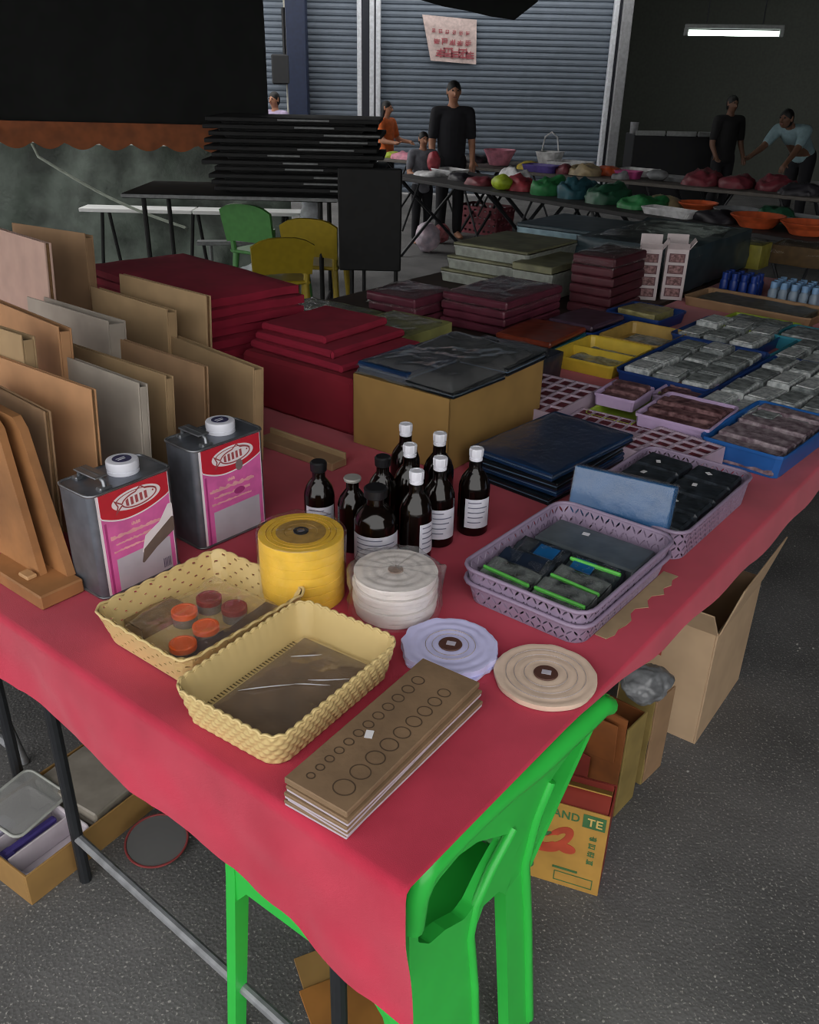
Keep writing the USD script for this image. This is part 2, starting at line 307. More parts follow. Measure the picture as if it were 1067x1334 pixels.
# hanging black tarpaulin tip above, left dark curtain with orange valance, grey-green tarpaulin below
black_cloth = mat('black_cloth', '#0d100f', .95, .3, 8); tarp_g = mat('green_grey_tarpaulin', '#4a554c', .5, .45, 3, .3, 30, bdist=.02, hex2='#6d7a70')
def curtain(p0, p1, z0, z1, seed, amp, nx=70, nz=24, scal=0.0, ns=0, thick=.006):
    d = np.array(p1) - np.array(p0); d[2] = 0; L = np.linalg.norm(d); nrm = np.array([d[1], -d[0], 0]) / L; P = np.zeros((nx, nz, 3))
    for i, a in enumerate(np.linspace(0, 1, nx)):
        zb = z0 - scal * abs(math.sin(math.pi * a * ns)) if scal else z0
        for j, b in enumerate(np.linspace(0, 1, nz)):
            o = (meshkit.fbm(np.array([a * L * 2.2, b * 1.2, seed * 3.7]), 3, seed) - .5) * 2 * amp
            P[i, j] = [p0[0] + d[0] * a, p0[1] + d[1] * a, zb + (z1 - zb) * b] + nrm * o
    return gridmesh(P, thick)
solo('hanging_curtain', curtain((-5.6, 7.1, 0), (-1.12, 7.1, 0), 1.20, 2.74, 3, .07), black_cloth, 'large black shade cloth hanging down from the roof at left', 'curtain')
solo('valance', curtain((-5.6, 7.0, 0), (-1.40, 7.0, 0), 1.11, 1.25, 5, .03, 160, 8, .05, 17), mat('orange_brown_cloth', '#804520', .8, .2, 10), 'orange-brown scalloped valance along the foot of the black curtain', 'valance')
solo('tarpaulin', curtain((-5.4, 8.0, 0), (-1.1, 8.0, 0), 0.02, 1.03, 9, .12, 90, 40), tarp_g, 'grey-green tarpaulin sheet strung below the orange-brown valance', 'tarpaulin', smooth=60)
P = np.array([aty(500 + 36 * i, -14, 8.0) for i in range(7)]); low = [-10, 0, 8, 14, 22, 26, 2]; Q = np.array([[aty(515 + 31 * i, -45 + (low[i] + 45) * b, 8.0) + [0, .03 * math.sin(i * 2 + b * 3), 0] for b in np.linspace(0, 1, 6)] for i in range(7)])
solo('tarpaulin', gridmesh(Q, .006), black_cloth, 'torn tip of black tarpaulin hanging above the paper notice', 'tarpaulin')
a, b = aty(50, 204, 6.9), aty(240, 296, 6.9); c_ = aty(108, 237, 6.9)
rope = [a + (b - a) * t + np.array([0, 0, -.05 * math.sin(math.pi * t)]) for t in np.linspace(0, 1, 14)]
solo('rope', tube(np.array([[*aty(42, 188, 6.99)], [*a], *[r for r in rope[1:]], [*aty(244, 299, 7.45)]]), .011), mat('pale_rope', '#aab3a6', .8), 'pale slack rope running across the grey-green tarpaulin', 'rope')

# ------------------------------------------------------------------ trestle tables under one red cloth
steel = mat('dark_steel', '#2f3135', .45, .1, 30, metal=.4); steel_l = mat('worn_steel', '#8d8f93', .45, .2, 30, metal=.35); board = mat('table_board', '#3a2a22', .7)
def trestle(u0, u1, v0, v1, label, legs, bars, m=steel):
    t = thing('market_table', label, 'table', tb(u0, v0), GD, group=None)
    L, W = u1 - u0, v1 - v0
    part(t, 'tabletop', bx(L, W - (.03 if v0 == 0 else 0), .024, (L / 2, W / 2 + (.015 if v0 == 0 else 0), TZ - .0275), .003), board)
    for k, (lu, lv) in enumerate(legs): part(t, 'leg', tube([(lu, lv, 0), (lu, lv, TZ - .0285)], .013, 10), m if k else steel)
    for (a, b, z) in bars: part(t, 'stretcher', tube([(a[0], a[1], z), (b[0], b[1], z)], .0105, 10), steel_l)
    return t
trestle(0, 1.8, 0, 1.0, 'front trestle table under the near corner of the red cloth', [(.065, .955), (.05, .18), (1.72, .34), (1.72, .95)], [((.065, .955), (.05, .18), .13), ((1.72, .34), (1.72, .95), .13)])
trestle(0.05, 1.8, 1.03, 2.5, 'left trestle table with a black leg beside the grey pipe', [(.06, .255), (.06, 1.4), (1.7, .05), (1.7, 1.4)], [((.06, .255), (.06, 1.4), .16)])
trestle(1.83, 3.9, 0, 1.0, 'rear right trestle table under the plastic trays', [(.05, .4), (.05, .95), (2, .4), (2, .95)], [])
TZ += .004
trestle(1.83, 4.15, 1.03, 2.12, 'rear left trestle table under the maroon blocks and pale-edged trays', [(.05, .05), (.5, 1.0), (2.2, .05), (2.2, 1.0)], [])
TZ -= .004

VH = [0, .05, .1, .2, .3, .45, .6, .75, .9, 1.0, 1.6, 2.6]; HH = [.235, .222, .208, .180, .172, .168, .158, .150, .147, .146, .15, .15]
def bend(s, r=.012, slope=.05):
    if s <= 0: return 0, 0
    if s < r * math.pi / 2: return r * math.sin(s / r), r * (1 - math.cos(s / r))
    e = s - r * math.pi / 2; return r + slope * e, r + e
def cloth_pt(u, v):
    ve = .016 * (1 - np.clip(u, 0, 1.6) / 1.6); su, sv = max(0, -u), max(0, ve - v); ou, du = bend(su); ov, dv = bend(sv, .006, .1); dn = math.hypot(du, dv)
    w = (meshkit.fbm(np.array([u * 6, v * 6, 1.0]), 3, 2) - .5)
    if su or sv: ou += max(0, du - .01) * .25 * w + .004 * math.sin(v * 13) * min(1, du / .1)
    return tb(max(u, 0) - ou, max(v, ve) - ov - .03 * min(1, su / .25) * max(0, 1 - max(v, 0) / .12), TZ + .0004 * w - dn)
us = np.r_[np.linspace(-1, 0, 23)[:-1], np.linspace(0, .06, 4)[:-1], np.linspace(.06, 3.95, 90)]
vs = np.r_[np.linspace(-1, 0, 12)[:-1], np.linspace(0, .06, 4)[:-1], np.linspace(.06, 1.2, 70)[:-1], np.linspace(1.2, 2.6, 20)]
P = np.zeros((len(us), len(vs), 3))
for i, u in enumerate(us):
    for j, v in enumerate(vs):
        rag = .006 * (meshkit.noise(np.array([v * 45 + u * 3, .5, .5]), 4) - .5)
        uu = u * (np.interp(max(v, 0), VH, HH) + rag) if u < 0 else u
        hr = np.interp(max(u, 0), [0, .1, .4, .55, .7, .9, 1.2, 1.6, 4], [.006, .006, .008, .025, .05, .062, .08, .08, .06]) + rag * .7 + .005 * math.sin(u * 21) * min(1, max(0, u - .4) * 3)
        ve = .016 * (1 - np.clip(max(u, 0), 0, 1.6) / 1.6); vv = ve + v * hr if v < 0 else max(v, ve * (1 - v / .06) + v) if v < .06 else v
        P[i, j] = cloth_pt(uu, vv)
m = gridmesh(P, 0)
gi, gj = np.meshgrid(np.arange(len(us) - 1), np.arange(len(vs) - 1), indexing='ij'); keep = ~((us[gi] > 1.83) & (vs[gj] > 1.0)).ravel(); m.update_faces(np.r_[keep, keep])
if m.face_normals[len(m.faces) // 2][2] < 0: m = trimesh.Trimesh(m.vertices, m.faces[:, ::-1], process=False)
red_m = usdkit.material(stage, '/World/Looks/red_felt', {'tc': ('texture_coordinate', {}), 'n': ('noise_texture', {'scale': 7.0, 'detail': 4.0}), 'f': ('noise_texture', {'scale': 700.0, 'detail': 2.0}),
    'r': ('rgb_ramp', {'ramp': [(0.35, lin('#ad2b42')), (0.65, lin('#bf354d'))]}), 'b': ('bump', {'strength': .35, 'distance': .0012}), 'p': ('principled_bsdf', {'roughness': .95, 'sheen_weight': .25, 'specular_ior_level': .1})},
    [('tc.object', 'n.vector'), ('tc.object', 'f.vector'), ('n.fac', 'r.fac'), ('r.color', 'p.base_color'), ('f.fac', 'b.height'), ('b.normal', 'p.normal')], surface='p.BSDF')
solo('tablecloth', m, red_m, 'bright crimson felt cloth spread over the trestle tables', 'tablecloth', smooth=50)

# ------------------------------------------------------------------ green plastic armchair pushed under the corner
green = mat('green_plastic', '#34c24a', .32, .05, 8); green2 = green
def side_uz(px, py, v):
    d = FW * F + RT * (px - 533.5) + UP * (667 - py); q0 = T1 + V * v; t = ((q0 - EYE) @ V) / (d @ V); p = EYE + d * t; return float((p - T1) @ U), float(p[2])
CV = .045                                             # the near side of the chair stands this far inside the table's right edge
# side outline in (u, z): arm and backrest side, rear leg, seat rail arch, front leg
OUT = [(0.046, 0.60), (0.049, 0.698), (0.075, 0.711), (0.149, 0.714), (0.239, 0.708), (0.339, 0.696), (0.42, 0.70), (0.487, 0.706), (0.525, 0.704), (0.555, 0.684), (0.572, 0.652), (0.54, 0.64), (0.471, 0.632), (0.404, 0.605), (0.373, 0.54), (0.356, 0.442), (0.375, 0.296), (0.401, 0.0),
       (0.33, 0.0), (0.3, 0.428), (0.279, 0.453), (0.234, 0.464), (0.212, 0.429), (0.222, 0.0), (0.12, 0.0), (0.07, 0.34), (0.05, 0.45)]
HOLE = [(0.3, 0.568), (0.27, 0.585), (0.204, 0.625), (0.155, 0.641), (0.111, 0.636), (0.069, 0.617), (0.066, 0.553), (0.094, 0.522), (0.131, 0.513), (0.181, 0.486), (0.206, 0.491), (0.246, 0.529)]
HOLE = list(Polygon(HOLE).buffer(-.018).buffer(.018, 8).exterior.coords)
sidep = Polygon(OUT, [HOLE]).buffer(.006, 4).buffer(-.006, 4)
def vlean(u, z): return np.interp(z, [0, .44, .62, .72], [.02, .045, .046, .042]) - np.clip((u - .2) / .37, 0, 1) * .022 * np.clip((z - .45) / .2, 0, 1)
farp = unary_union([Polygon([(.03, 0), (.055, 0), (.075, .40), (.3, .41), (.345, 0), (.395, 0), (.36, .44), (.40, .6), (.54, .64), (.55, .69), (.36, .69), (.1, .705), (.05, .69), (.045, .42)], [[(.09, .5), (.09, .64), (.3, .63), (.32, .5)]])])
def chair_side(sign, v1, th=.022):
    m = prism(sidep if sign > 0 else farp, th); m = m.subdivide_to_size(.05); v = m.vertices.copy(); off = vlean(v[:, 0], v[:, 1])
    vv = off + v[:, 2] if sign > 0 else v1 - off - v[:, 2]
    m.vertices = np.stack([v[:, 0], vv, v[:, 1]], 1); m.fix_normals(); return m
ch = thing('plastic_chair', 'bright green plastic armchair pushed under the near corner of the red cloth', 'chair', tb(0, 0), GD)
CW = .468
for sg in (1, -1):
    part(ch, 'side_frame', chair_side(sg, CW), green, 40)
    f = lambda u, z: (vlean(u, z) if sg > 0 else CW - vlean(u, z))
    ar = [(.05, .60), (.052, .66), (.066, .697), (.149, .7), (.239, .695), (.339, .684), (.44, .686), (.52, .684), (.553, .664)]
    pa = np.array([(u, f(u, z) + (-.003 if sg > 0 else .003), z) for u, z in ar]); tt = np.linspace(0, len(pa) - 1, 40); pa = np.stack([np.interp(tt, range(len(pa)), pa[:, k]) for k in range(3)], 1)
    part(ch, 'armrest', tube(pa, np.interp(np.linspace(0, 1, 40), [0, .2, .8, 1], [.015, .019, .021, .016]), 12), green, 60)
    if sg < 0: continue
    st = [(.30, .575), (.25, .53), (.212, .487), (.2, .43), (.213, .3), (.222, .03)]
    part(ch, 'rib', tube(np.array([(u, f(u, z) + (.002 if sg > 0 else -.002), z) for u, z in st]), .009, 8), green, 60)
    st = [(.40, .60), (.371, .54), (.356, .45), (.374, .3), (.398, .02)]
    part(ch, 'rib', tube(np.array([(u, f(u, z) + (.002 if sg > 0 else -.002), z) for u, z in st]), .011, 8), green, 60)
    # front leg flange across the front face
    fl = Polygon([(0, 0), (.028, 0), (.055, .36), (.10, .43), (0, .45)]); m = upright(prism(fl, .02)); v = m.vertices.copy(); z = v[:, 2]
    uu = np.interp(z, [0, .34, .45], [.10, .055, .045]) + v[:, 1] * -1; bv = np.interp(z, [0, .44], [.02, .045]); m.vertices = np.stack([uu, (bv + v[:, 0]) if sg > 0 else CW - bv - v[:, 0], z], 1); m.fix_normals()
    part(ch, 'front_leg', m, green, 40)
n = 14; P = np.zeros((n, n, 3))
for i, a in enumerate(np.linspace(0, 1, n)):
    for j, b in enumerate(np.linspace(0, 1, n)):
        P[i, j] = [.05 + .32 * a, .06 + (CW - .12) * b, .435 - .022 * math.sin(math.pi * b) * (.3 + .7 * math.sin(math.pi * min(1, a * 1.2) / 1.0 * .6 + .6)) - .012 * a]
m = gridmesh(P, -.01); m.fix_normals(); part(ch, 'seat', m, green, 50)
P = np.zeros((n, n, 3))
for i, a in enumerate(np.linspace(0, 1, n)):
    for j, b in enumerate(np.linspace(0, 1, n)):
        P[i, j] = [.355 + .19 * a + .03 * math.sin(math.pi * b), .045 - .02 * a + (CW - .09 + .04 * a) * b, .42 + .27 * a]
m = gridmesh(P, .012); m.fix_normals(); part(ch, 'backrest', m, green, 50)
ap = Polygon([(.06, .45), (CW - .06, .45), (CW - .06, .37), (CW - .09, .41), (CW / 2, .415), (.1, .40), (.06, .36)]); m = upright(prism(ap, .012)); v = m.vertices.copy(); m.vertices = np.stack([.047 - v[:, 1], v[:, 0], v[:, 2]], 1); m.fix_normals()
part(ch, 'apron', m, green, 40)
part(ch, 'stain', xf(bx(.03, .012, .0006, (0, 0, 0), .0001), (.19, .30, .4262), 20), mat('dirt_brown', '#4a3526', .9))

# ------------------------------------------------------------------ goods on the near end of the table
CZ = TZ + .001
def fr(A, ang, L, W):
    """centre of an L x W rectangle whose near corner is A, its long side pointing along ang"""
    a = math.radians(ang); d = np.array([math.cos(a), math.sin(a)]); n = np.array([-d[1], d[0]]); return np.array(A) + d * L / 2 + n * W / 2
# stack of ring boards
wood_d = mat('brown_hardboard', '#7d654c', .75, .15, 14, .25, 120); white_e = mat('lilac_white_edge', '#b9aeb9', .6, .12, 20); ink = mat('brown_ink', '#4b3a29', .8)
sticker = mat('white_sticker', '#e4e2e6', .6, .03)
bl = ['lowest board of the brown ring-board stack, pale edged', 'second board from the bottom of the ring-board stack', 'middle board of the ring-board stack beside the basket', 'second board from the top of the ring-board stack', 'topmost brown board marked with rows of rings and a white sticker']
offs = [(-.004, .004, 1), (.004, -.003, -1.2), (-.002, -.004, .8), (.003, -.005, -.5), (0, 0, 0)]
for k in range(5):
    h = .0098; c = fr((-.068, .775), 55.7, .316, .102)
    t = thing('ring_board', bl[k], 'board', (c[0] + offs[k][0], c[1] + offs[k][1], CZ + k * .0101), 55.7 + offs[k][2], 'stacked brown ring boards')
    if k < 4:
        part(t, 'panel', bx(.316, .102, h * .55, (0, 0, h * .45), .0012), wood_d); part(t, 'backing', bx(.314, .101, h * .44, (0, 0, 0), .001), white_e)
    else:
        part(t, 'panel', bx(.316, .102, h, (0, 0, 0), .0015), wood_d)
        for r, (y, a, b) in enumerate([(-.022, .0155, .0085), (.025, .0065, .0105)]):
            x = -.142
            for i in range(9 if r == 0 else 12):
                s = i / 11; w = a + (b - a) * s; x += w
                if x > .15: break
                ring = ell(w * .92, w * 1.0, x, y).difference(ell(w * .92 - .0019, w - .0019, x, y)); part(t, 'ring_mark', prism(ring, .0003, h), ink, False); x += w + .003 + .002 * r
        part(t, 'price_sticker', xf(bx(.016, .011, .0004, (0, 0, h + .0003), .0001), (-.03, .012, 0), 25), sticker)

# beige scalloped baskets
beige = mat('beige_plastic', '#d2ba82', .4, .05, 10); 
def bumpy_basket(L, W, H, r, flare):
    Ns, Nt = 324, 19; ro = rr_sample(L, W, r, Ns); rb = rr_sample(L - 2 * flare, W - 2 * flare, r, Ns); P = np.zeros((Ns + 1, Nt, 3)); Q = np.zeros((Ns + 1, Nt, 3)); nw = 54
    for i in range(Ns + 1):
        s = i / Ns; o, b = ro[i % Ns], rb[i % Ns]
        for j in range(Nt):
            q = j / (Nt - 1); p = o * q + b * (1 - q); sc = abs(math.sin(math.pi * s * nw)); row = q * 6; ph = .5 * (int(row) % 2)
            bmp = .0034 * abs(math.sin(math.pi * (s * nw + ph))) * abs(math.sin(math.pi * row)); nn = p / (np.array([L, W]) / 2); nn = np.sign(nn) * np.abs(nn) ** 8; nn /= np.linalg.norm(nn) + 1e-9
            z = H * q + .0048 * sc * q ** 4; P[i, j] = [*(p + nn * bmp), z]; Q[i, j] = [*(p - nn * .0035), z]
    a = gridmesh(P); b = gridmesh(Q); b.invert(); rim = gridmesh(np.stack([P[:, -1], Q[:, -1]], 1))
    return cat(a, b, rim)
def basket_floor(L, W, flare, r, z=.0): return prism(rrect(L - 2 * flare - .004, W - 2 * flare - .004, r), .003, z)
L, W, H = .288, .205, .060; c = fr((-.168, .882), 56.2, L, W); FB = c
t = thing('basket', 'beige scalloped plastic basket holding a flat brown packet, nearest the table edge', 'basket', (*c, CZ), 56.2, 'beige baskets')
part(t, 'wall', bumpy_basket(L, W, H, .028, .012), beige, 40); part(t, 'bottom', basket_floor(L, W, .012, .024), beige)
sl = cat(*[bx(.0022, .011, .0008, (-.09 + k * .0066, W / 2 - .0175, .0), .0002) for k in range(30)]); sl = xf(sl, (0, .0, .004))
part(t, 'slots', sl, mat('slot_dark', '#5b4c2c', .8), kind='stuff')
rim = rr_sample(L, W, .028, 240); part(t, 'rim', tube(np.array([[*p, H + .0044 * abs(math.sin(math.pi * i / 240 * 54))] for i, p in enumerate(rim)]), .0024, 6, True), beige, 60)
pk = thing('flat_packet', 'dark brown flat sheet packet in clear film inside the beige basket', 'packet', (*(c + np.array([.004, .002])), CZ + .0045), 57)
part(pk, 'sheet', noisy(bx(.225, .148, .008, (0, 0, 0), .002), .0005, 60), mat('dark_brown_sheet', '#77614b', .8, .2, 22)); part(pk, 'film', sheetfilm(.235, .158, .0125, 3, .003, 30, 26, .006), film('clear_film', clear=.95, rough=.12, bump=.7, bscale=25), 60)
L, W, H = .272, .235, .058; c = fr((-.331, 1.048), 53, L, W); BB = c
t = thing('basket', 'beige lattice plastic basket of round tins with orange lids, beside the two cans', 'basket', (*c, CZ), 53, 'beige baskets')
part(t, 'wall', lattice(L, W, H - .004, .026, .014, 5, .0165, .003, 'slit2', .62, .005, skip=2, z0=.004), beige, 40); part(t, 'bottom', basket_floor(L, W, .014, .024, .001), beige)
rim = rr_sample(L, W, .026, 160); part(t, 'rim', tube(np.array([[*p, H + .004 * abs(math.sin(math.pi * i / 160 * 31))] for i, p in enumerate(rim)]), .0026, 6, True), beige, 60)
orange = mat('orange_lid', '#f06a2c', .4); dred = mat('dark_red_lid', '#8e3a33', .4); tinside = mat('tin_grey', '#8d837a', .35, .2, 30, metal=.3)
base = np.array([*c, CZ + .0045]); a53 = math.radians(53); d53 = np.array([math.cos(a53), math.sin(a53), 0]); n53 = np.array([-d53[1], d53[0], 0])
for k, (px, py, m_, lb) in enumerate([(240, 795, orange, 'round tin with a bright orange lid, leftmost in the beige lattice basket'), (305, 790, dred, 'round tin with a dark red lid in the lattice basket'), (268, 815, orange, 'round tin with an orange lid in the middle of the lattice basket'), (238, 838, orange, 'round tin with an orange lid under the film, nearest the basket wall'), (272, 778, dred, 'round tin with a brownish red lid, farthest back in the lattice basket')]):
    p = at(px, py, CZ + .03); p[2] = base[2]; r = .021
    t = thing('round_tin', lb, 'tin', p, k * 40, 'lidded tins in the lattice basket', rx=0)
    part(t, 'body', lathe([(0, 0), (r - .001, 0), (r, .001), (r, .017), (0, .017)], 28), tinside); part(t, 'lid', lathe([(0, .017), (r + .0012, .0172), (r + .0012, .026), (r - .001, .0275), (r - .004, .0275), (r - .005, .0265), (0, .0265)], 28), m_)
t = thing('packet', 'flat grey-brown refill packet lying in the lattice basket beside the tins', 'packet', base + d53 * .06 + n53 * -.07, 60); part(t, 'pouch', pillow(.11, .06, .012, 4, .002, 40), mat('pouch_brown', '#5a4a40', .5, .3, 30))
t = thing('packet', 'dark crumpled pouch at the front of the lattice basket', 'packet', base + d53 * -.05 + n53 * -.068, 48); part(t, 'pouch', pillow(.12, .055, .014, 8, .002, 40), mat('pouch_dark', '#47403f', .5, .3, 30))
t = thing('packet', 'brown paper packet leaning by the back of the lattice basket', 'packet', base + d53 * -.04 + n53 * .075, 53); part(t, 'pouch', pillow(.1, .05, .02, 9, .002, 40), mat('pouch_tan', '#8a7150', .6, .3, 30))
solo('plastic_bag', sheetfilm(.21, .17, .036, 7, .008, 40, 30, .022), film('bag_film', clear=.95, rough=.1, bump=1.0, bscale=30), 'clear crinkled plastic bag over the orange-lidded tins', 'plastic bag', base, 53, smooth=60)

glint_paint = mat('painted_glint', '#d9dade', .25, .02);  # pale slivers paint the highlight streaks onto the folded film
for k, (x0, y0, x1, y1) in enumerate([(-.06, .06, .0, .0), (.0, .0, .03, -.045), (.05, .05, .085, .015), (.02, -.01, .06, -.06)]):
    part(pk, 'painted_glint', tube(np.array([[x0 + (x1 - x0) * s_, y0 + (y1 - y0) * s_, .0143 + .0012 * math.sin(3 * s_ + k)] for s_ in np.linspace(0, 1, 8)]), np.array([.0003, .0008, .0012, .0011, .0009, .0010, .0006, .0002]) * .8, 5), glint_paint, 60, label='painted white glint along a fold in the clear film')
# the two tin cans
tinm = mat('bare_tin', '#84878c', .34, .3, 14, .2, 50, metal=.75); tind = mat('tin_side', '#717680', .35, .25, 18, metal=.6)
pink = mat('label_pink', '#d765a8', .45, .10, 30, detail=6); lred = mat('label_red', '#bf2637', .45, .06); lwhite = mat('label_white', '#e6dfe4', .5, .03); lgrey = mat('label_grey', '#b9b6c0', .5, .05); mag = mat('label_magenta', '#a83b7c', .45, .1); fishm = mat('fish_red', '#a04b50', .6); cream = mat('label_cream', '#e3a0a8', .6); capw = mat('cap_white', '#dfe0ea', .35, .03); capb = mat('cap_navy', '#3c3a5c', .5)
def fish(s):
    b = ell(.5 * s, .2 * s, .08 * s, 0); tail = Polygon([(-.36 * s, 0), (-.62 * s, .2 * s), (-.54 * s, 0), (-.62 * s, -.2 * s)]); fin = Polygon([(-.05 * s, .17 * s), (.15 * s, .30 * s), (.3 * s, .16 * s)]); o = unary_union([b, tail, fin])
    inner = o.buffer(-.035 * s); bars = unary_union([sbox(-.3 * s + i * .13 * s, -.1 * s, -.3 * s + i * .13 * s + .075 * s, .1 * s) for i in range(5)]).intersection(inner.buffer(-.02 * s)); return unary_union([o.difference(inner), bars, ell(.025 * s, .025 * s, .47 * s, .03 * s, 10)])
def can(name_label, A, ang, L, D, H, smear):
    c = fr(A, ang, L, D); t = thing('tin_can', name_label, 'can', (*c, CZ), ang, 'pink labelled tin cans')
    part(t, 'body', prism(rrect(L, D, .014), H - .006, .003), tind, 25)
    rim = rr_sample(L, D, .014, 64)
    part(t, 'top_seam', tube(np.c_[rim, np.full(64, H - .003)], .0028, 8, True), tinm, 60); part(t, 'bottom_seam', tube(np.c_[rim, np.full(64, .003)], .0028, 8, True), tinm, 60)
    part(t, 'top_panel', prism(rrect(L - .006, D - .006, .012), .002, H - .008), tinm)
    cx = L * .12; cp = part(t, 'cap', lathe([(0, 0), (.026, 0), (.026, .001), (.0285, .002), (.0285, .009), (.0268, .0095), (.0268, .012), (.029, .0125), (.029, .024), (.0275, .0262), (.02, .027), (0, .027)], 40).apply_translation([cx, .004, H - .006]), capw, 40)
    part(cp, 'cap_print', prism(ell(.017, .017, cx, .004), .0004, H + .0212), capb, False); part(cp, 'cap_print', prism(marks(.02, .012, 2, 5), .0004, H + .0215).apply_translation([cx - .01, -.002, 0]), capw, False)
    hx = -L * .27; hd = part(t, 'handle', cat(tube([(hx, -.038, H + .0), (hx, -.036, H + .012), (hx, -.026, H + .017), (hx, .026, H + .017), (hx, .036, H + .012), (hx, .038, H)], .0042, 8), xf(bx(.026, .064, .004, (0, 0, 0), .001), (hx, 0, H + .016))), tinm, 50)
    for y in (-.036, .036): part(t, 'handle_clip', bx(.026, .016, .009, (hx, y, H - .006), .003), tinm)
    # printed wrapper on the broad front face
    w, z0, h = L - .022, .006, H - .012
    def fl(poly, lv): return upright(prism(poly, .0003)).apply_translation([-w / 2, -D / 2 - .0002 - lv * .00025, z0])
    lab = part(t, 'label', fl(sbox(0, 0, w, h), 0), lwhite, False)
    b = .005; part(lab, 'pink_field', fl(sbox(b, 0, w - .002, h), 1), pink, False)
    curve = [(w * x, h * (.70 + .10 * (abs(x - .42) / .58) ** 2 * (1.0 if x > .42 else 1.9))) for x in np.linspace(0, 1, 24)]
    redp = Polygon([(b, h)] + [(max(b, min(w - .002, x)), y) for x, y in curve] + [(w - .002, h)]).buffer(0)
    part(lab, 'white_line', fl(Polygon([(b, h)] + [(max(b, min(w - .002, x)), y - .003) for x, y in curve] + [(w - .002, h)]).buffer(0), 2), lwhite, False)
    part(lab, 'red_field', fl(redp, 3), lred, False)
    part(lab, 'oval', fl(ell(w * .34, h * .098, w * .53, h * .865), 4), lwhite, False)
    part(lab, 'fish_emblem', fl(affinity.translate(affinity.rotate(fish(w * .5), 4, origin=(0, 0)), w * .53, h * .853), 5), fishm, False)
    part(lab, 'oval_arc', fl(ell(w * .3, h * .08, w * .53, h * .865).difference(ell(w * .28, h * .073, w * .53, h * .865)).intersection(sbox(0, h * .885, w, h)), 5), fishm, False)
    for k, (x_, w_, h_) in enumerate([(.42, .12, .045), (.12, .74, .05), (.18, .6, .035), (.14, .66, .03)]): part(lab, 'text_line', fl(affinity.translate(scribble(w * w_, h * h_, k + int(L * 100 + D * 1000)), w * x_, h * (.60 - .068 * k)), 2), cream, False)
    part(lab, 'grey_panel', fl(Polygon([(w * .16, 0), (w * .16, h * .33), (w * .93, h * .34), (w * .93, 0)]), 2), lgrey, False)
    part(lab, 'side_strip', fl(sbox(w * .06, 0, w * .09, h * .72), 2), mag, False)
    if smear:
        part(lab, 'white_smear', fl(Polygon([(w * .54, h * .30), (w * .60, h * .44), (w * .82, h * .52), (w * .96, h * .66), (w * .99, h * .66), (w * .99, h * .40), (w * .7, h * .36)]).buffer(.003), 3), lwhite, False)
        part(lab, 'brown_smear', fl(Polygon([(w * .52, h * .20), (w * .56, h * .31), (w * .76, h * .41), (w * .99, h * .52), (w * .99, h * .40), (w * .72, h * .30)]).buffer(.003), 4), mat('smear_brown', '#6a5a52', .7), False)
        part(lab, 'barcode', fl(unary_union([sbox(w * .80 + k * .0035, h * .03, w * .80 + k * .0035 + .0018, h * .13) for k in range(5)]), 3), mat('print_dark', '#55506a', .6), False)
    else:
        part(lab, 'dark_patch', fl(ell(w * .09, h * .035, w * .6, h * .47), 3), mag, False); part(lab, 'dark_patch', fl(ell(w * .06, h * .06, w * .62, h * .74, 12), 6), mat('smear_grey', '#7a6a6a', .7), False)
can('left tin can, its pink and red fish label smeared white and brown', (-.54, 1.308), 52.5, .172, .098, .207, True)
can('right tin can, its pink and red fish label clean, left of the yellow roll', (-.408, 1.497), 50, .172, .096, .214, False)

# buff rolls and flat buffs
yel = mat('yellow_buff', '#f0c23e', .7, .08, 30); whb = mat('white_buff', '#e6deda', .85, .05, 30); leather = mat('leather_brown', '#54352b', .6); steel_k = mat('core_dark', '#24262e', .4)
def buff(r, h, ng, waves, amp, seed, wav_edge=0.0):
    nr, na = 26, 120; P = []
    prof = [(r * k / nr, h * (1 - .0) + .0006 * math.sin(k / nr * math.pi * 2 * ng)) for k in range(1, nr + 1)] + [(r * 1.0, h * .5), (r * .985, 0)]
    for k, (rr_, z) in enumerate(prof):
        row = []
        for j in range(na):
            a = 2 * math.pi * j / na; e = (rr_ / r) ** 3; ru = amp * (meshkit.fbm(np.array([math.cos(a) * 3.5, math.sin(a) * 3.5, seed + rr_ * 30]), 3, seed) - .5) * 2
            row.append((rr_ * math.cos(a) * (1 + e * (wav_edge * math.sin(waves * a) + ru * 3)), rr_ * math.sin(a) * (1 + e * (wav_edge * math.sin(waves * a) + ru * 3)), max(.0005 * (k == len(prof) - 1), z * (1 if k < nr else 1) + (ru * 2.2 * h if k < nr else 0) * e)))
        P.append(row + row[:1])
    P = np.array(P).transpose(1, 0, 2); m = gridmesh(P); c0 = trimesh.Trimesh(np.vstack([[[0, 0, h]], P[:-1, 0]]), [[0, 1 + j, 1 + (j + 1) % na] for j in range(na)], process=False)
    m = cat(m, c0); m.fix_normals(); return m
t = thing('buff_roll', 'tall yellow roll of polishing buffs wrapped in clear film', 'buff roll', (-.191, 1.352, CZ), 0)
r, H = .0755, .127
for k in range(7):
    part(t, 'buff_layer', lathe([(0, k * .018), (r - .0006, k * .018), (r, k * .018 + .0008), (r, k * .018 + .0170), (r - .0006, k * .018 + .0178), (0, k * .018 + .0178)], 48), yel)
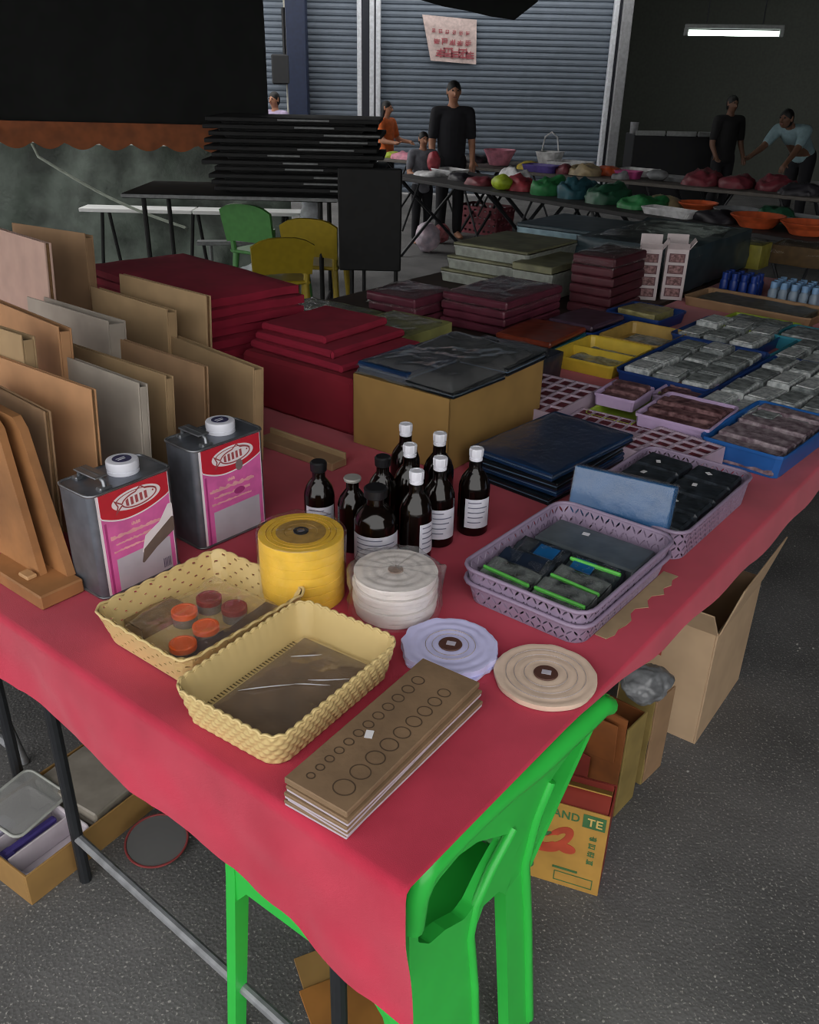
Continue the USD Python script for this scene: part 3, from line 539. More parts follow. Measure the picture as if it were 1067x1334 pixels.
part(t, 'stitched_ring', cat(*[lathe([(q - .0012, .126), (q, .1272), (q + .0012, .126)], 48) for q in (.052, .062)]), mat('yellow_stitch', '#cf9f2c', .8)); part(t, 'paper_centre', lathe([(0, .1262), (.044, .1262), (.0445, .1275), (.03, .1278), (.029, .1272), (0, .1272)], 48), mat('tan_centre', '#b08a45', .75, .2, 60)); part(t, 'washer', lathe([(.007, .126), (.013, .126), (.0135, .130), (.007, .130)], 32), steel_k); part(t, 'core', lathe([(0, .1265), (.0062, .1265), (.0062, .1285), (0, .1285)], 24), mat('core_grey', '#8a8790', .4))
def wrap(r, H, seed, amp, over=.004, n=64, top=True):
    P = []; 
    pr = [(r + .003, .0), (r + .003, H * .25), (r + .003, H * .5), (r + .003, H * .75), (r + .004, H), (r + .001, H + over), (r * .85, H + over * 1.3), (r * .6, H + over), (r * .3, H + over), (.001, H + over)]
    for rr_, z in pr:
        row = []
        for j in range(n):
            a = 2 * math.pi * j / n; f = (meshkit.fbm(np.array([math.cos(a) * 4 + seed, math.sin(a) * 4, z * 45 + rr_ * 40]), 3, seed) - .35) * 2 * amp; row.append(((rr_ + max(f, -.002) * (rr_ > .01)) * math.cos(a), (rr_ + max(f, -.002) * (rr_ > .01)) * math.sin(a), z + (max(f, -.002) if z > H * .9 else 0)))
        P.append(row + row[:1])
    m = gridmesh(np.array(P).transpose(1, 0, 2)); m.fix_normals(); return m
part(t, 'film', wrap(r, H, 2, .003), film('wrap_film_yellow', clear=.985, rough=.15, bump=.5, bscale=40), 60)
t = thing('buff_roll', 'low white roll of polishing buffs in crinkled clear film', 'buff roll', (-.022, 1.311, CZ), 0)
r, H = .074, .078
for k in range(8): part(t, 'buff_layer', noisy(buff(r * (1 + .03 * ((k * 7) % 3 - 1)), .0095, 4, 9, .012, k + 3), .0003, 80, k).apply_translation([0, 0, k * .0097]), whb, 45)
part(t, 'washer', lathe([(0, H - .001), (.0135, H - .001), (.0135, H + .0015), (0, H + .0015)], 32), mat('washer_tan', '#8d7466', .7)); part(t, 'film', wrap(r + .003, H, 5, .009, .004), film('wrap_film', clear=.9, rough=.18, bump=.9, bscale=35), 60)
lil = mat('lilac_white_cloth', '#c9c8f0', .9, .04, 30); ecru = mat('ecru_cloth', '#d8c0ac', .9, .06, 30)
for lb, c, r, h, m_, wv, am, sd in [('lilac-white ruffled polishing buff with a brown leather centre', (.072, 1.174), .079, .018, lil, .016, .03, 5), ('cream flat polishing buff with a brown leather centre, nearest the green chair', (.221, 1.113), .081, .010, ecru, .004, .012, 9)]:
    t = thing('polishing_buff', lb, 'polishing buff', (*c, CZ), 0, 'loose buffs on the cloth'); part(t, 'cloth_disc', buff(r, h, 4.5, 11, am, sd, wv), m_, 60)
    if h > .015: part(t, 'under_layer', buff(r * 1.02, h * .4, 2, 9, .05, 12, .03), m_, 60)
    part(t, 'leather_centre', lathe([(0, h), (.0185, h), (.0195, h + .0015), (.0185, h + .003), (0, h + .003)], 32), leather, 30)
    part(t, 'size_tag', xf(bx(.015, .011, .0006, (0, 0, 0), .0002), (.001, 0, h + .0031), -15), mat('tag_grey', '#b9b4c0', .6)); part(t, 'stitch', cat(*[lathe([(q - .0006, h + .0008), (q, h + .0018), (q + .0006, h + .0008)], 64) for q in ((.034, .05, .063) if h < .015 else (.03, .041))]), mat('stitch_grey', '#a59a98', .8))

# bottles
glass_d = mat('brown_black_glass', '#0d0705', .08, .1, 5); capk = mat('cap_black', '#17171a', .35); blab = mat('bottle_label', '#c9cad6', .6, .06, 40); bprint = mat('bottle_print', '#6b6c80', .7)
def bottle(label, c, r, H, capkind, lab_ang, lab_span=110, rz=0):
    t = thing('bottle', label, 'bottle', (*c, CZ), rz, 'dark chemical bottles'); nk = r * .42; hb = H - .040 if capkind == 'white' else H - .03
    part(t, 'glass_body', lathe([(0, 0), (r * .9, 0), (r, .004), (r, hb * .68), (r * .97, hb * .74), (r * .82, hb * .84), (r * .55, hb * .93), (nk, hb * .97), (nk, hb + .012), (0, hb + .012)], 36), glass_d, 45)
    if capkind == 'white':
        k = 36; pr = [(0, 0), (.0125, 0), (.0135, .001), (.0135, .006), (.0122, .0068), (.0122, .009), (.014, .0098), (.0145, .024), (.0132, .0262), (.009, .0266), (.0085, .0258), (0, .0258)]
        m = lathe(pr, 36); v = m.vertices; rr_ = np.hypot(v[:, 0], v[:, 1]); aa = np.arctan2(v[:, 1], v[:, 0]); sc = np.where((v[:, 2] > .009) & (rr_ > .0125), 1 + .03 * np.sign(np.sin(aa * 18)), 1); m.vertices = v * np.c_[sc, sc, np.ones_like(sc)]
        part(t, 'cap', m.apply_translation([0, 0, hb + .013]), capw, 30)
    else: part(t, 'cap', lathe([(0, 0), (nk * 1.1, 0), (nk * 1.25, .002), (nk * 1.3, .018), (nk * 1.1, .021), (0, .021)], 28).apply_translation([0, 0, hb + .009]), capk, 30) if capkind == 'dark' else part(t, 'cap', lathe([(0, 0), (nk * 1.3, 0), (nk * 1.4, .004), (nk * 1.3, .007), (0, .007)], 28).apply_translation([0, 0, hb + .0125]), mat('cap_grey', '#8d8c88', .4), 30)
    if lab_span:
        def patch(a0, a1, z0, z1, off):
            a = np.radians(np.linspace(a0, a1, 14)); z = np.linspace(z0, z1, 2); return gridmesh(np.array([[((r + off) * math.cos(x), (r + off) * math.sin(x), q) for q in z] for x in a]), .0003)
        lb = part(t, 'label', patch(lab_ang - lab_span / 2, lab_ang + lab_span / 2, hb * .14, hb * .58, .0006), blab, 30)
        for k in range(5): part(lb, 'text_line', patch(lab_ang - lab_span * .38, lab_ang + lab_span * (.1 + .25 * ((k * 3) % 4) / 3), hb * (.52 - k * .075), hb * (.535 - k * .075), .0009), bprint, 30)
for lb, c, an, sp in [('dark bottle with white cap at the back left of the white-capped group, against the carton', (-.012, 1.742), -60, 0), ('dark white-capped bottle at the back, just before the carton edge', (.06, 1.692), -60, 0), ('second dark white-capped bottle from the back in the left file', (-.002, 1.627), -110, 0), ('dark white-capped bottle with a full white label, middle of the right file', (.058, 1.563), -85, 130),
                      ('front white-capped dark bottle whose label turns to the right', (.012, 1.497), -35, 80), ('rightmost dark white-capped bottle with white label beside the navy folders', (.132, 1.615), -75, 100)]:
    bottle(lb, c, .0325, .187, 'white', an, sp)
bottle('slim dark bottle with dark stopper, leftmost of the bottles', (-.182, 1.572), .031, .168, 'dark', -80, 120)
bottle('slim dark bottle with a flat grey cap beside the leftmost one', (-.112, 1.530), .030, .165, 'flat', -80, 0)
bottle('slim dark bottle with dark stopper behind the large labelled one', (-.056, 1.605), .031, .168, 'dark', -80, 0)
bottle('large dark bottle with a wide white label and dark stopper behind the white roll', (-.064, 1.466), .042, .165, 'dark', -85, 150)

# lilac lattice trays
lilac = mat('lilac_plastic', '#8f7f97', .45, .06, 12)
def lilac_tray(label, A, ang, L, W, H, nested):
    c = fr(A, ang, L, W); t = thing('lattice_tray', label, 'tray', (*c, CZ), ang, 'lilac lattice trays')
    if nested: part(t, 'lower_wall', lattice(L, W, H * .62, .03, .009, 3, .0125, .003, 'slash', .8), lilac, 40)
    part(t, 'wall', lattice(L + .004, W + .004, H * (.50 if nested else .95), .032, .006, 2 if nested else 4, .0125, .003, 'slash', .8, z0=H * (.45 if nested else 0)), lilac, 40)
    part(t, 'bottom', basket_floor(L, W, .009, .028, .001), lilac)
    for q in ((H * .97, H * .58) if nested else (H * .97,)):
        rim = rr_sample(L + .006, W + .006, .033, 80); part(t, 'rim', tube(np.c_[rim, np.full(80, q)], .0042, 8, True), lilac, 60)
    return c
c1 = lilac_tray('front lilac lattice tray, two nested, filled with green-edged packets', (.291, 1.188), 51.6, .352, .25, .073, True)
c2 = lilac_tray('rear lilac lattice tray of dark packs with small white stickers', (.532, 1.490), 51.4, .385, .25, .066, False)
a_ = math.radians(51.6); D1 = np.array([math.cos(a_), math.sin(a_), 0]); N1 = np.array([-D1[1], D1[0], 0]); b1 = np.array([*c1, CZ + .004]); b2 = np.array([*c2, CZ + .004])
filmc = film('pack_film', clear=.965, rough=.2, bump=.8, bscale=50); dpack = mat('dark_pack', '#2b3138', .35, .5, 60, .4, 90); gpack = mat('grey_foil_pack', '#3a4041', .22, .4, 38, .6, 130, hex2='#7c8281', metal=.3); grn = mat('green_edge', '#59b84b', .5); bluep = mat('blue_pack', '#144f80', .4, .12, 20); navy = mat('navy_pack', '#1c2636', .35, .2, 20)
# packets with green edges in three ranks, two files
spots = [(-.122, .054), (-.122, -.054), (-.068, .055), (-.068, -.054), (-.014, .055), (-.014, -.054)]
plab = ['foil packet with a bright green edge, front left in the lilac tray', 'foil packet with a bright green edge, front right in the lilac tray', 'dark square-faced packet in the second rank of the lilac tray, left', 'foil packet with a dull green edge in the second rank of the lilac tray, right', 'dark blue-patched packet in the third rank of the lilac tray, left', 'packet with a bright blue square and green edge in the third rank, right']
for k, (x, y) in enumerate(spots):
    t = thing('foil_packet', plab[k], 'packet', b1 + D1 * x + N1 * y + [0, 0, .033], 51.6 + (k % 3 - 1) * 3, 'packets in the front lilac tray', ry=-14)
    part(t, 'pouch', pillow(.058, .104, .022, k + 1, .003, 45), gpack if k in (0, 1, 3) else dpack, 50)
    if k in (0, 1, 3, 5): part(t, 'green_edge', bx(.006, .1, .008, (-.010 if k != 5 else .01, 0, .0212), .002), grn)
    part(t, 'film', sheetfilm(.056, .100, .0245, k, .003, 16, 60, .008), film('glint_film', clear=.97, rough=.07, bump=1.0, bscale=70), 60)
    if k in (2, 4): part(t, 'dark_card', bx(.036, .05, .003, (.004, -.01, .022), .001), navy)
    if k == 2: part(t, 'dark_card', bx(.036, .045, .003, (.004, .03, .021), .001), navy)
    if k in (4, 5): part(t, 'blue_card', bx(.032, .042, .003, (.002, -.012 if k == 4 else .02, .0225), .001), bluep)
# filler bundles below them
solo('packet_bundle', noisy(bx(.19, .215, .032, (0, 0, 0), .006), .002, 60, 3), dpack, 'layer of dark film-wrapped packets at the bottom of the front lilac tray', 'packets', b1 + D1 * -.06, 51.6, smooth=40)
t = thing('wrapped_pad', 'grey film-wrapped pad with a white sticker in front of the blue packs', 'packet', b1 + D1 * .092 + [0, 0, .0], 51.6, ry=0); part(t, 'pad', noisy(bx(.1, .212, .046, (0, 0, 0), .004), .001, 50, 2), mat('grey_pad', '#555d62', .35, .2, 25, .3, 60), 40); part(t, 'sticker', xf(bx(.012, .014, .0005, (0, 0, .0475), .0001), (.02, .03, 0), 10), sticker)
bL, bR, tR = at(738, 668, .80), at(866, 700, .80), at(878, 637, .88); wd = float(np.linalg.norm((bR - bL)[:2])); an = math.degrees(math.atan2(bR[1] - bL[1], bR[0] - bL[0]))
for k, lb in enumerate(['front blue card pack standing upright in the lilac tray', 'rear blue card pack standing right behind the front one']):
    t = thing('card_pack', lb, 'card pack', (*((bL + bR) / 2 + (D1 * (.004 + .0135 * k)))[:2], CZ + .05 if k == 0 else CZ + .047), an, 'upright blue card packs', rx=-12)
    part(t, 'pack', bx(wd, .011, .10, (0, 0, 0), .003), bluep); part(t, 'film', noisy(bx(wd + .006, .0145, .106, (0, 0, -.003), .004).subdivide_to_size(.02), .0003, 40, k), film('card_film', clear=.98, rough=.15, bump=.15, bscale=20), 60)
for k in range(8):
    x, y = -.138 + (k // 2) * .088, (.058 if k % 2 == 0 else -.058)
    t = thing('dark_pack', f'dark film pack with a white sticker, {["nearest", "second", "third", "farthest"][k//2]} rank, {"left" if k%2==0 else "right"} file of the rear lilac tray', 'packet', b2 + D1 * x + N1 * y + [0, 0, .016], 51.4 + (k % 3 - 1) * 2, 'dark packs in the rear lilac tray')
    part(t, 'pack', noisy(bx(.084, .108, .044, (0, 0, 0), .006).subdivide_to_size(.02), .0025, 40, k), dpack, 50); part(t, 'sticker', xf(bx(.010, .015, .0006, (0, 0, .0455), .0001), (.01 * (k % 3 - 1), .01, 0), k * 20), sticker)
rg = random.Random(3); pe = [(.05 + .28 * k / 14 - .165, -.128 - rg.uniform(.006, .026)) for k in range(15)]; solo('cardboard_piece', prism(Polygon([(-.115, -.117)] + pe + [(.165, -.117)]), .0014), mat('torn_card', '#a08a6a', .85, .1, 20), 'torn brown cardboard edge sticking out under the front lilac tray', 'cardboard', b1 + [0, 0, -.0048], 51.6)
solo('packet_bundle', noisy(bx(.33, .215, .015, (0, 0, 0), .006), .001, 60, 3), dpack, 'layer of dark packs at the bottom of the rear lilac tray', 'packets', b2 + [0, 0, .0], 51.4, smooth=40)
# cardboard sheets
cb = mat('cardboard', '#a58a66', .85, .08, 12); cb2 = mat('cardboard_brown', '#98795a', .85, .1, 12); cb3 = mat('cardboard_orange', '#b0835c', .85, .1, 12); cb4 = mat('cardboard_grey', '#a0978c', .85, .1, 12); cbp = mat('cardboard_pink', '#b89a8d', .85, .08, 12); cbd = mat('cardboard_edge', '#6e5234', .9, .15, 60)
# carton with folders on top
c = fr((.088, 1.905), 52.3, .425, .30); CB = c
t = thing('carton', 'brown cardboard carton topped with dark blue folders behind the bottles', 'carton', (*c, CZ), 52.3); L, W, H = .425, .30, .185
for nm, m in (('front_panel', bx(.004, W, H, (-L / 2 + .002, 0, 0), .001)), ('side_panel', bx(L, .004, H, (0, -W / 2 + .002, 0), .001)), ('side_panel', bx(L, .004, H, (0, W / 2 - .002, 0), .001)), ('rear_panel', bx(.004, W, H, (L / 2 - .002, 0, 0), .001)), ('bottom_panel', bx(L - .008, W - .008, .004, (0, 0, 0), .001)), ('top_flap', bx(L - .01, W / 2, .003, (0, -W / 4 + .002, H - .006), .001)), ('top_flap', bx(L - .01, W / 2 - .006, .003, (0, W / 4 + .001, H - .006), .001))): part(t, nm, m, mat('carton_ochre_brown', '#94743f', .85, .08, 12))
navyf = mat('navy_folder', '#142f52', .3, .2, 12); blackf = mat('black_folder', '#10171c', .28, .3, 10)
a_ = math.radians(52.3); D2 = np.array([math.cos(a_), math.sin(a_), 0]); N2 = np.array([-D2[1], D2[0], 0]); bc = np.array([*c, CZ + H])
def folder(label, p, rz, L, W, h, m, grp, film_=True, edge=None):
    t = thing('folder_pack', label, 'folder', p, rz, grp); part(t, 'cover', bx(L, W, h * .45, (0, 0, h * .55), .003), m); part(t, 'pages', bx(L - .006, W - .006, h * .16, (0, 0, h * .39), .001), mat('page_edge', '#5f7896', .6)); part(t, 'cover', bx(L, W, h * .38, (0, 0, 0), .003), m)
    if film_: part(t, 'film', sheetfilm(L + .012, W + .012, h + .004, int(h * 1e4) + int(abs(p[0]) * 1e3), .003, 24, 20, h * .6), filmc, 60)
g = 'folders on top of the carton'
folder('navy folder at the left front of the carton top', bc + D2 * -.09 + N2 * .07, 52, .21, .16, .028, navyf, g)
folder('black glossy folder at the right front of the carton top', bc + D2 * -.10 + N2 * -.085, 50, .21, .15, .013, blackf, g)
folder('black folder at the back left of the carton top', bc + D2 * .12 + N2 * .07, 53, .2, .15, .024, blackf, g)
folder('black crumpled folder at the back right of the carton top', bc + D2 * .12 + N2 * -.08, 54, .2, .15, .02, blackf, g)
solo('plastic_bag', sheetfilm(.415, .30, .034, 17, .010, 44, 14, .03), film('bag_dark', 'b8c4cc', .9, .15, bump=.8, bscale=14), 'clear crinkled sheet over the folders on the carton', 'plastic bag', bc, 52.3, smooth=60)
# navy folder pile right of the carton
c = fr((.318, 1.735), 49, .36, .235); g = 'navy and black folder pile'
for k, lb in enumerate(['lowest black folder of the pile right of the bottles', 'second folder from the bottom of the pile right of the bottles, navy', 'third folder from the bottom of the pile right of the bottles', 'topmost wide black folder of the pile right of the bottles']):
    folder(lb, np.array([c[0] + .004 * ((k * 5) % 3 - 1), c[1] + .003 * (k % 2), CZ + .0185 * k]), 49 + (k % 3 - 1) * 1.5, .36 - .01 * (k % 2), .235, .018, navyf if k % 2 else blackf, g, k == 3)

# cardboard sheets and frames standing at left
def stand(label, tlx, trx, y, th, m, lean=4, name='cardboard_sheet', fold=False, edge=None):
    r = aty(*trx, y); l = at(*tlx, r[2]); d = r - l; L = float(np.hypot(d[0], d[1])); an = math.degrees(math.atan2(d[1], d[0])); h = (r[2] - CZ) / math.cos(math.radians(lean)); mid = (l + r) / 2; a = math.radians(an); nb = np.array([-math.sin(a), math.cos(a), 0]); base = mid - nb * math.tan(math.radians(lean)) * (r[2] - CZ) + nb * th / 2; base[2] = CZ + abs(math.sin(math.radians(lean))) * th / 2
    t = thing(name, label, 'cardboard', base, an, 'cardboard sheets standing at left', rx=-lean)
    if fold:
        part(t, 'front_sheet', bx(L, .004, h, (0, -th / 2 + .002, 0), .001), m); part(t, 'back_sheet', bx(L, .004, h * .985, (0, th / 2 - .002, 0), .001), m); part(t, 'end_fold', bx(.004, th - .009, h * .97, (L / 2 - .002, 0, 0), .001), m); part(t, 'core', bx(L * .95, th - .02 if th > .03 else th * .4, h * .9, (0, 0, 0), .001), cbd)
    else:
        part(t, 'face_sheet', bx(L, th * .28, h, (0, -th * .36, 0), .001), m); part(t, 'middle_layer', bx(L - .004, th * .42, h - .003, (0, 0, 0), .001), cbd); part(t, 'back_sheet', bx(L, th * .28, h - .001, (0, th * .36, 0), .001), m)
    return t
stand('wide brown cardboard panel with a folded right end, nearest the red felt stack', (187, 425), (330, 480), 1.95, .03, cb, fold=True)
stand('brown cardboard panel second from the red felt stack in the front rank', (125, 432), (265, 478), 1.84, .014, cb2)
stand('olive-brown doubled cardboard panel, middle of the front rank', (78, 445), (215, 490), 1.72, .022, cb, fold=True)
stand('grey-faced doubled cardboard panel right behind the left can', (42, 450), (180, 500), 1.6, .022, cb4, fold=True)
stand('tall orange-brown cardboard panel at the left behind the left can', (-12, 462), (118, 508), 1.5, .012, cb3)
stand('brown cardboard panel at the left edge in front of the tall orange-brown one', (-30, 492), (57, 537), 1.45, .014, cb2)
stand('pinkish square cardboard panel standing highest at the left edge', (-25, 292), (57, 317), 2.28, .02, cbp)
stand('brown square cardboard panel just behind the pinkish one', (15, 291), (110, 305), 2.5, .03, cb2, fold=True)
stand('grey ridged cardboard panel in the middle rank', (35, 388), (140, 420), 2.02, .05, cb4, fold=True)
stand('tan cardboard panel with a folded top between the grey one and the felt stack', (118, 374), (217, 404), 2.2, .03, cb, fold=True)
stand('tan cardboard panel leaning against the red felt stack', (155, 357), (268, 386), 2.26, .018, cb)
stand('orange cardboard panel with red print at left', (-20, 388), (75, 427), 1.75, .03, cb3, fold=True)
stand('short tan cardboard panel at the left edge', (-30, 420), (27, 438), 1.66, .03, cb, fold=True)
# wooden stand at the far left
wst = mat('stained_wood', '#96683f', .6, .25, 9, .2, 90); p = at(40, 790, CZ)
t = thing('wooden_stand', 'brown wooden stand with two slotted boards on a block at the left edge', 'stand', p, GD + 90)   # local x runs to the left along the table edge
w1 = part(t, 'base_block', bx(.20, .085, .028, (.07, -.047, 0), .003), wst)
def stboard(pts, y, th): m = upright(prism(Polygon(pts), th)).apply_translation([0, y, .027]); m.fix_normals(); return m
part(t, 'front_board', stboard([(.035, 0), (.34, 0), (.34, .30), (.10, .285), (.085, .27)], -.045, .014), wst); part(t, 'rear_board', stboard([(-.005, 0), (.33, 0), (.33, .30), (.085, .285), (.068, .265)], -.075, .016), wst)
part(t, 'wedge', bx(.03, .02, .008, (.05, -.03, .028), .002), mat('pale_wood', '#b58d62', .6))

# ------------------------------------------------------------------ red felt stack at left, goods beyond the carton
felt = mat('dark_red_felt', '#8a1530', .95, .12, 12, .3, 60); feltd = mat('deep_red_cloth', '#7d1527', .95, .1, 6, .2, 30)
fc = tb(1.19, 1.205); hb = .155
solo('draped_box', noisy(bx(.36, .42, hb, (0, 0, 0), .012).subdivide_to_size(.03), .004, 9, 4), feltd, 'box hidden under a dark red cloth left of the brown carton', 'draped box', fc + [0, 0, CZ], GD, smooth=60)
ordw = ['lowest', 'second from the bottom', 'third from the bottom', 'fourth from the bottom', 'fifth from the bottom', 'fifth from the top', 'fourth from the top', 'third from the top', 'second from the top', 'topmost']
for k, (w_, l_) in enumerate([(.36, .33), (.30, .31), (.24, .28)]):
    solo('felt_sheet', noisy(bx(l_, w_, .022, (0, 0, 0), .009).subdivide_to_size(.03), .003, 14, k), felt, f'dark red felt sheet draped on the covered box, {["lowest", "middle", "upper"][k]} of three', 'felt sheet', tb(1.20 + .01 * k, 1.405 - w_ / 2, CZ + hb + .001 + .0225 * k), GD + 2 * k - 2, 'red felt sheets on the covered box', smooth=60)
# upper stack stands behind on the rear table, its sheets sagging towards the carton
for k in range(10):
    L, W, h = .36, .66, .030; n1, n2 = 16, 20; P = np.zeros((n1, n2, 3))
    for i, a in enumerate(np.linspace(-.5, .5, n1)):
        for j, b in enumerate(np.linspace(-.5, .5, n2)):
            e = max(abs(a), abs(b)) * 2; P[i, j] = [a * L, b * W, h - .012 * e ** 8 + .008 * (meshkit.fbm(np.array([a * 3, b * 3, k * 5.0]), 3, k) - .5)]
    o = [(.0, 0), (.012, -.01), (-.01, .008), (.02, 0), (.0, -.012), (-.015, 0), (.01, .01), (0, -.008), (.008, 0), (-.004, .006)][k]
    solo('felt_sheet', gridmesh(P, h * .8), felt, f'folded dark red felt sheet, {ordw[k]} of the stack at left', 'felt sheet', tb(1.16 + o[0] - (.02 if k < 4 else 0), 1.80 + o[1] - (.03 if k < 4 else 0), TZ + .004 + .0295 * k), GD - 8 + o[0] * 60, 'folded red felt sheets', smooth=60)
t = thing('cardboard_strip', 'low brown cardboard strip lying before the draped red box', 'cardboard', tb(.84, 1.02, CZ), GD + 90); part(t, 'strip', bx(.26, .05, .02, (0, 0, 0), .002), cb2); part(t, 'fold', bx(.26, .008, .034, (0, -.024, 0), .002), cb)
olive = mat('olive_wrapped', '#8d8d55', .4, .25, 9, .4, 40); maroon = mat('maroon_wrapped', '#66303f', .35, .25, 14, .5, 40); maroond = mat('maroon_dark', '#4c2029', .5, .2, 14); tealw = mat('teal_wrapped', '#35444b', .4, .25, 8, .5, 30)
def bundle(label, p, L, W, H, m, seed, name='wrapped_bundle', cat_='bundle', rz=GD, amp=.008, grp=None, layers=0):
    t = thing(name, label, cat_, p, rz, grp)
    if layers:
        for k in range(layers): part(t, 'layer', noisy(bx(L * (1 - .02 * ((k * 3) % 2)), W * (1 - .015 * ((k * 5) % 3)), H / layers * .94, ((k % 2) * .006, 0, k * H / layers), .006).subdivide_to_size(.08), amp * .4, 12, seed + k), m, 50)
    else: part(t, 'bundle_body', pillow(L, W, H, seed, amp, 9, 20), m, 60)
    part(t, 'film', noisy(sheetfilm(L * 1.0, W * 1.0, H + .009, seed, .008, 34, 12, .05), .002, 30, seed), filmc, 60); return t
bundle('olive film-wrapped bundle between the red felt stack and the carton', tb(1.59, 1.36, CZ), .38, .26, .12, olive, 3, amp=.010)
bundle('low olive-green wrapped pad under the standing black folded table', tb(1.62, 1.72, CZ), .36, .36, .10, mat('olive_pad', '#6d7250', .5, .5, 18, .4, 40), 13)
bundle('small pink-maroon wrapped block beside the olive bundle', tb(2.10, 1.66, CZ + .004), .26, .24, .11, maroon, 5, layers=3)
bundle('long maroon wrapped block behind the carton', tb(2.31, 1.375, CZ + .004), .42, .29, .125, maroon, 6, layers=4)
bundle('dark wrapped block just behind the folders on the carton', tb(1.70, .98, CZ), .24, .30, .09, mat('dark_wrapped', '#2a2e3a', .4, .3, 12, .4, 40), 8)
t = bundle('stack of dark red crates behind the window boxes, left of them', tb(2.78, 1.17, CZ + .004), .30, .19, .23, maroond, 11, name='crate_stack', cat_='crates', layers=6)

# grey and olive trays stacked beyond
frame_g = mat('frame_grey', '#8f948c', .5, .2, 30); ol = mat('olive_lid', '#737358', .5, .3, 12)
def lidded(label, p, L, W, H, mrim, mtop, grp=None, name='lidded_tray', cat_='tray', rz=GD, k=0):
    t = thing(name, label, cat_, p, rz, grp); part(t, 'tray_body', tray_mesh(L, W, H * .8, .012, .004), mrim, 30); part(t, 'lid', noisy(bx(L - .004, W - .004, H * .22, (0, 0, H * .8), .004).subdivide_to_size(.06), .0015, 20, k), mtop, 40); return t
g = 'grey-edged trays stacked in the middle'
for k in range(3): lidded(f'{["bottom", "middle", "top"][k]} tray of the pale-edged stack beyond the maroon blocks', tb(2.98 + .02 * k, 1.80 - .02 * k, CZ + .004 + .058 * k), .46, .40, .056, frame_g, ol, g, k=k)
lidded('olive-lidded flat tray right of the pale-edged stack', tb(2.90, 1.49, CZ + .004), .38, .20, .14, frame_g, ol, k=5)
blue_f = mat('frame_blue_pale', '#7f9aa5', .5, .2, 20); g = 'pale blue-edged trays'
for k in range(2): lidded(f'{["lower", "upper"][k]} pale blue-edged tray before the far stall', tb(3.75, 1.84, CZ + .004 + .088 * k), .5, .44, .086, blue_f, tealw, g, k=k)
bundle('big teal-grey wrapped block in the middle distance, right of the pale blue-edged trays', tb(3.66, 1.30, CZ + .004), .84, .56, .19, tealw, 21, amp=.012)
# upright window boxes
wcard = mat('white_carton', '#cfc3c4', .6, .04); wpic = mat('window_picture', '#7e5656', .6, .4, 90, hex2='#a98080')
for k, (px, lb) in enumerate([(843, 'left white display carton with four small windows, flaps open'), (877, 'right white display carton with four small windows, flaps open')]):
    p = at(px, 391, CZ); an = -12; t = thing('window_carton', lb, 'carton', p + np.array([0, .05, 0]), an, 'white windowed cartons'); w, d, h = .092, .10, .215
    part(t, 'body', bx(w, d, h, (0, 0, 0), .002), wcard)
    for q in range(4):
        fr_ = part(t, 'window', upright(prism(sbox(-w * .36, 0, w * .36, h * .17), .001)).apply_translation([0, -d / 2 - .0001, h * (.07 + q * .225)]), mat('window_rim', '#6a4a50', .6), False); part(fr_, 'picture', upright(prism(sbox(-w * .30, h * .012, w * .30, h * .158), .001)).apply_translation([0, -d / 2 - .0012, h * (.07 + q * .225)]), wpic, False)
    part(t, 'flap', xf(bx(w, .003, .05, (0, 0, 0), .001), (0, d / 2, h), rx=-25), wcard); part(t, 'flap', xf(bx(.003, d, .045, (0, 0, 0), .001), (w / 2, 0, h), ry=35), wcard); part(t, 'flap', xf(bx(w, .003, .035, (0, 0, 0), .001), (0, -d / 2 + .002, h), rx=40), wcard)
    part(t, 'dark_side_print', bx(.001, d * .4, h * .5, (w / 2 + .0003, .01, h * .2), .0002), navy)

# ------------------------------------------------------------------ plastic trays at right
pv_g = mat('organizer_lilac', '#b6a3b4', .45, .05); redc = mat('cell_dark_red', '#5e1f2c', .6, .3, 60, hex2='#7a303c'); blue = mat('tray_blue', '#1f5aa0', .4, .06); blued = mat('tray_dark_blue', '#1b3a78', .4, .06); tealp = mat('tray_teal', '#2f8094', .4, .06); yelp = mat('tray_yellow', '#cdb03a', .42, .08); tanp = mat('tray_tan', '#a98a45', .5, .1); lime = mat('tray_lime', '#9ab23a', .45, .08)
greys = mat('clear_goods', '#6a7173', .2, .25, 35, .4, 60, hex2='#a2a8a8'); brownlid = mat('lid_red_brown', '#7a3524', .3, .2, 18, .3, 40); purl = mat('lid_dark_purple', '#453444', .35, .25, 18, .3, 40); tanbag = mat('bag_olive_tan', '#8c8558', .4, .3, 25, .5, 60)
def ctr(pn, pa, pb, z, off=0):
    """rectangle from its near corner pixel and the corners to its right (along U) and left (along V), on height z: centre, angle, length, width"""
    A, B, C_ = at(*pn, z), at(*pa, z), at(*pb, z); d = B - A; L = float(np.hypot(*d[:2])); an = math.degrees(math.atan2(d[1], d[0])); n_ = np.array([-d[1], d[0], 0]) / L; W = float((C_ - A) @ n_); c_ = A + d / 2 + n_ * W / 2; return c_, an, L, W
def put(name, label, cat_, pn, pa, pb, H, grp=None, mt=blue, top=None, kind='tray', seed=0, z0=CZ):
    c_, an, L, W = ctr(pn, pa, pb, z0 + H); t = thing(name, label, cat_, (c_[0], c_[1], z0), an, grp); part(t, 'tray_body', tray_mesh(L, W, H, .015, .006), mt, 30)
    return t, np.array([c_[0], c_[1], z0]), an, L, W
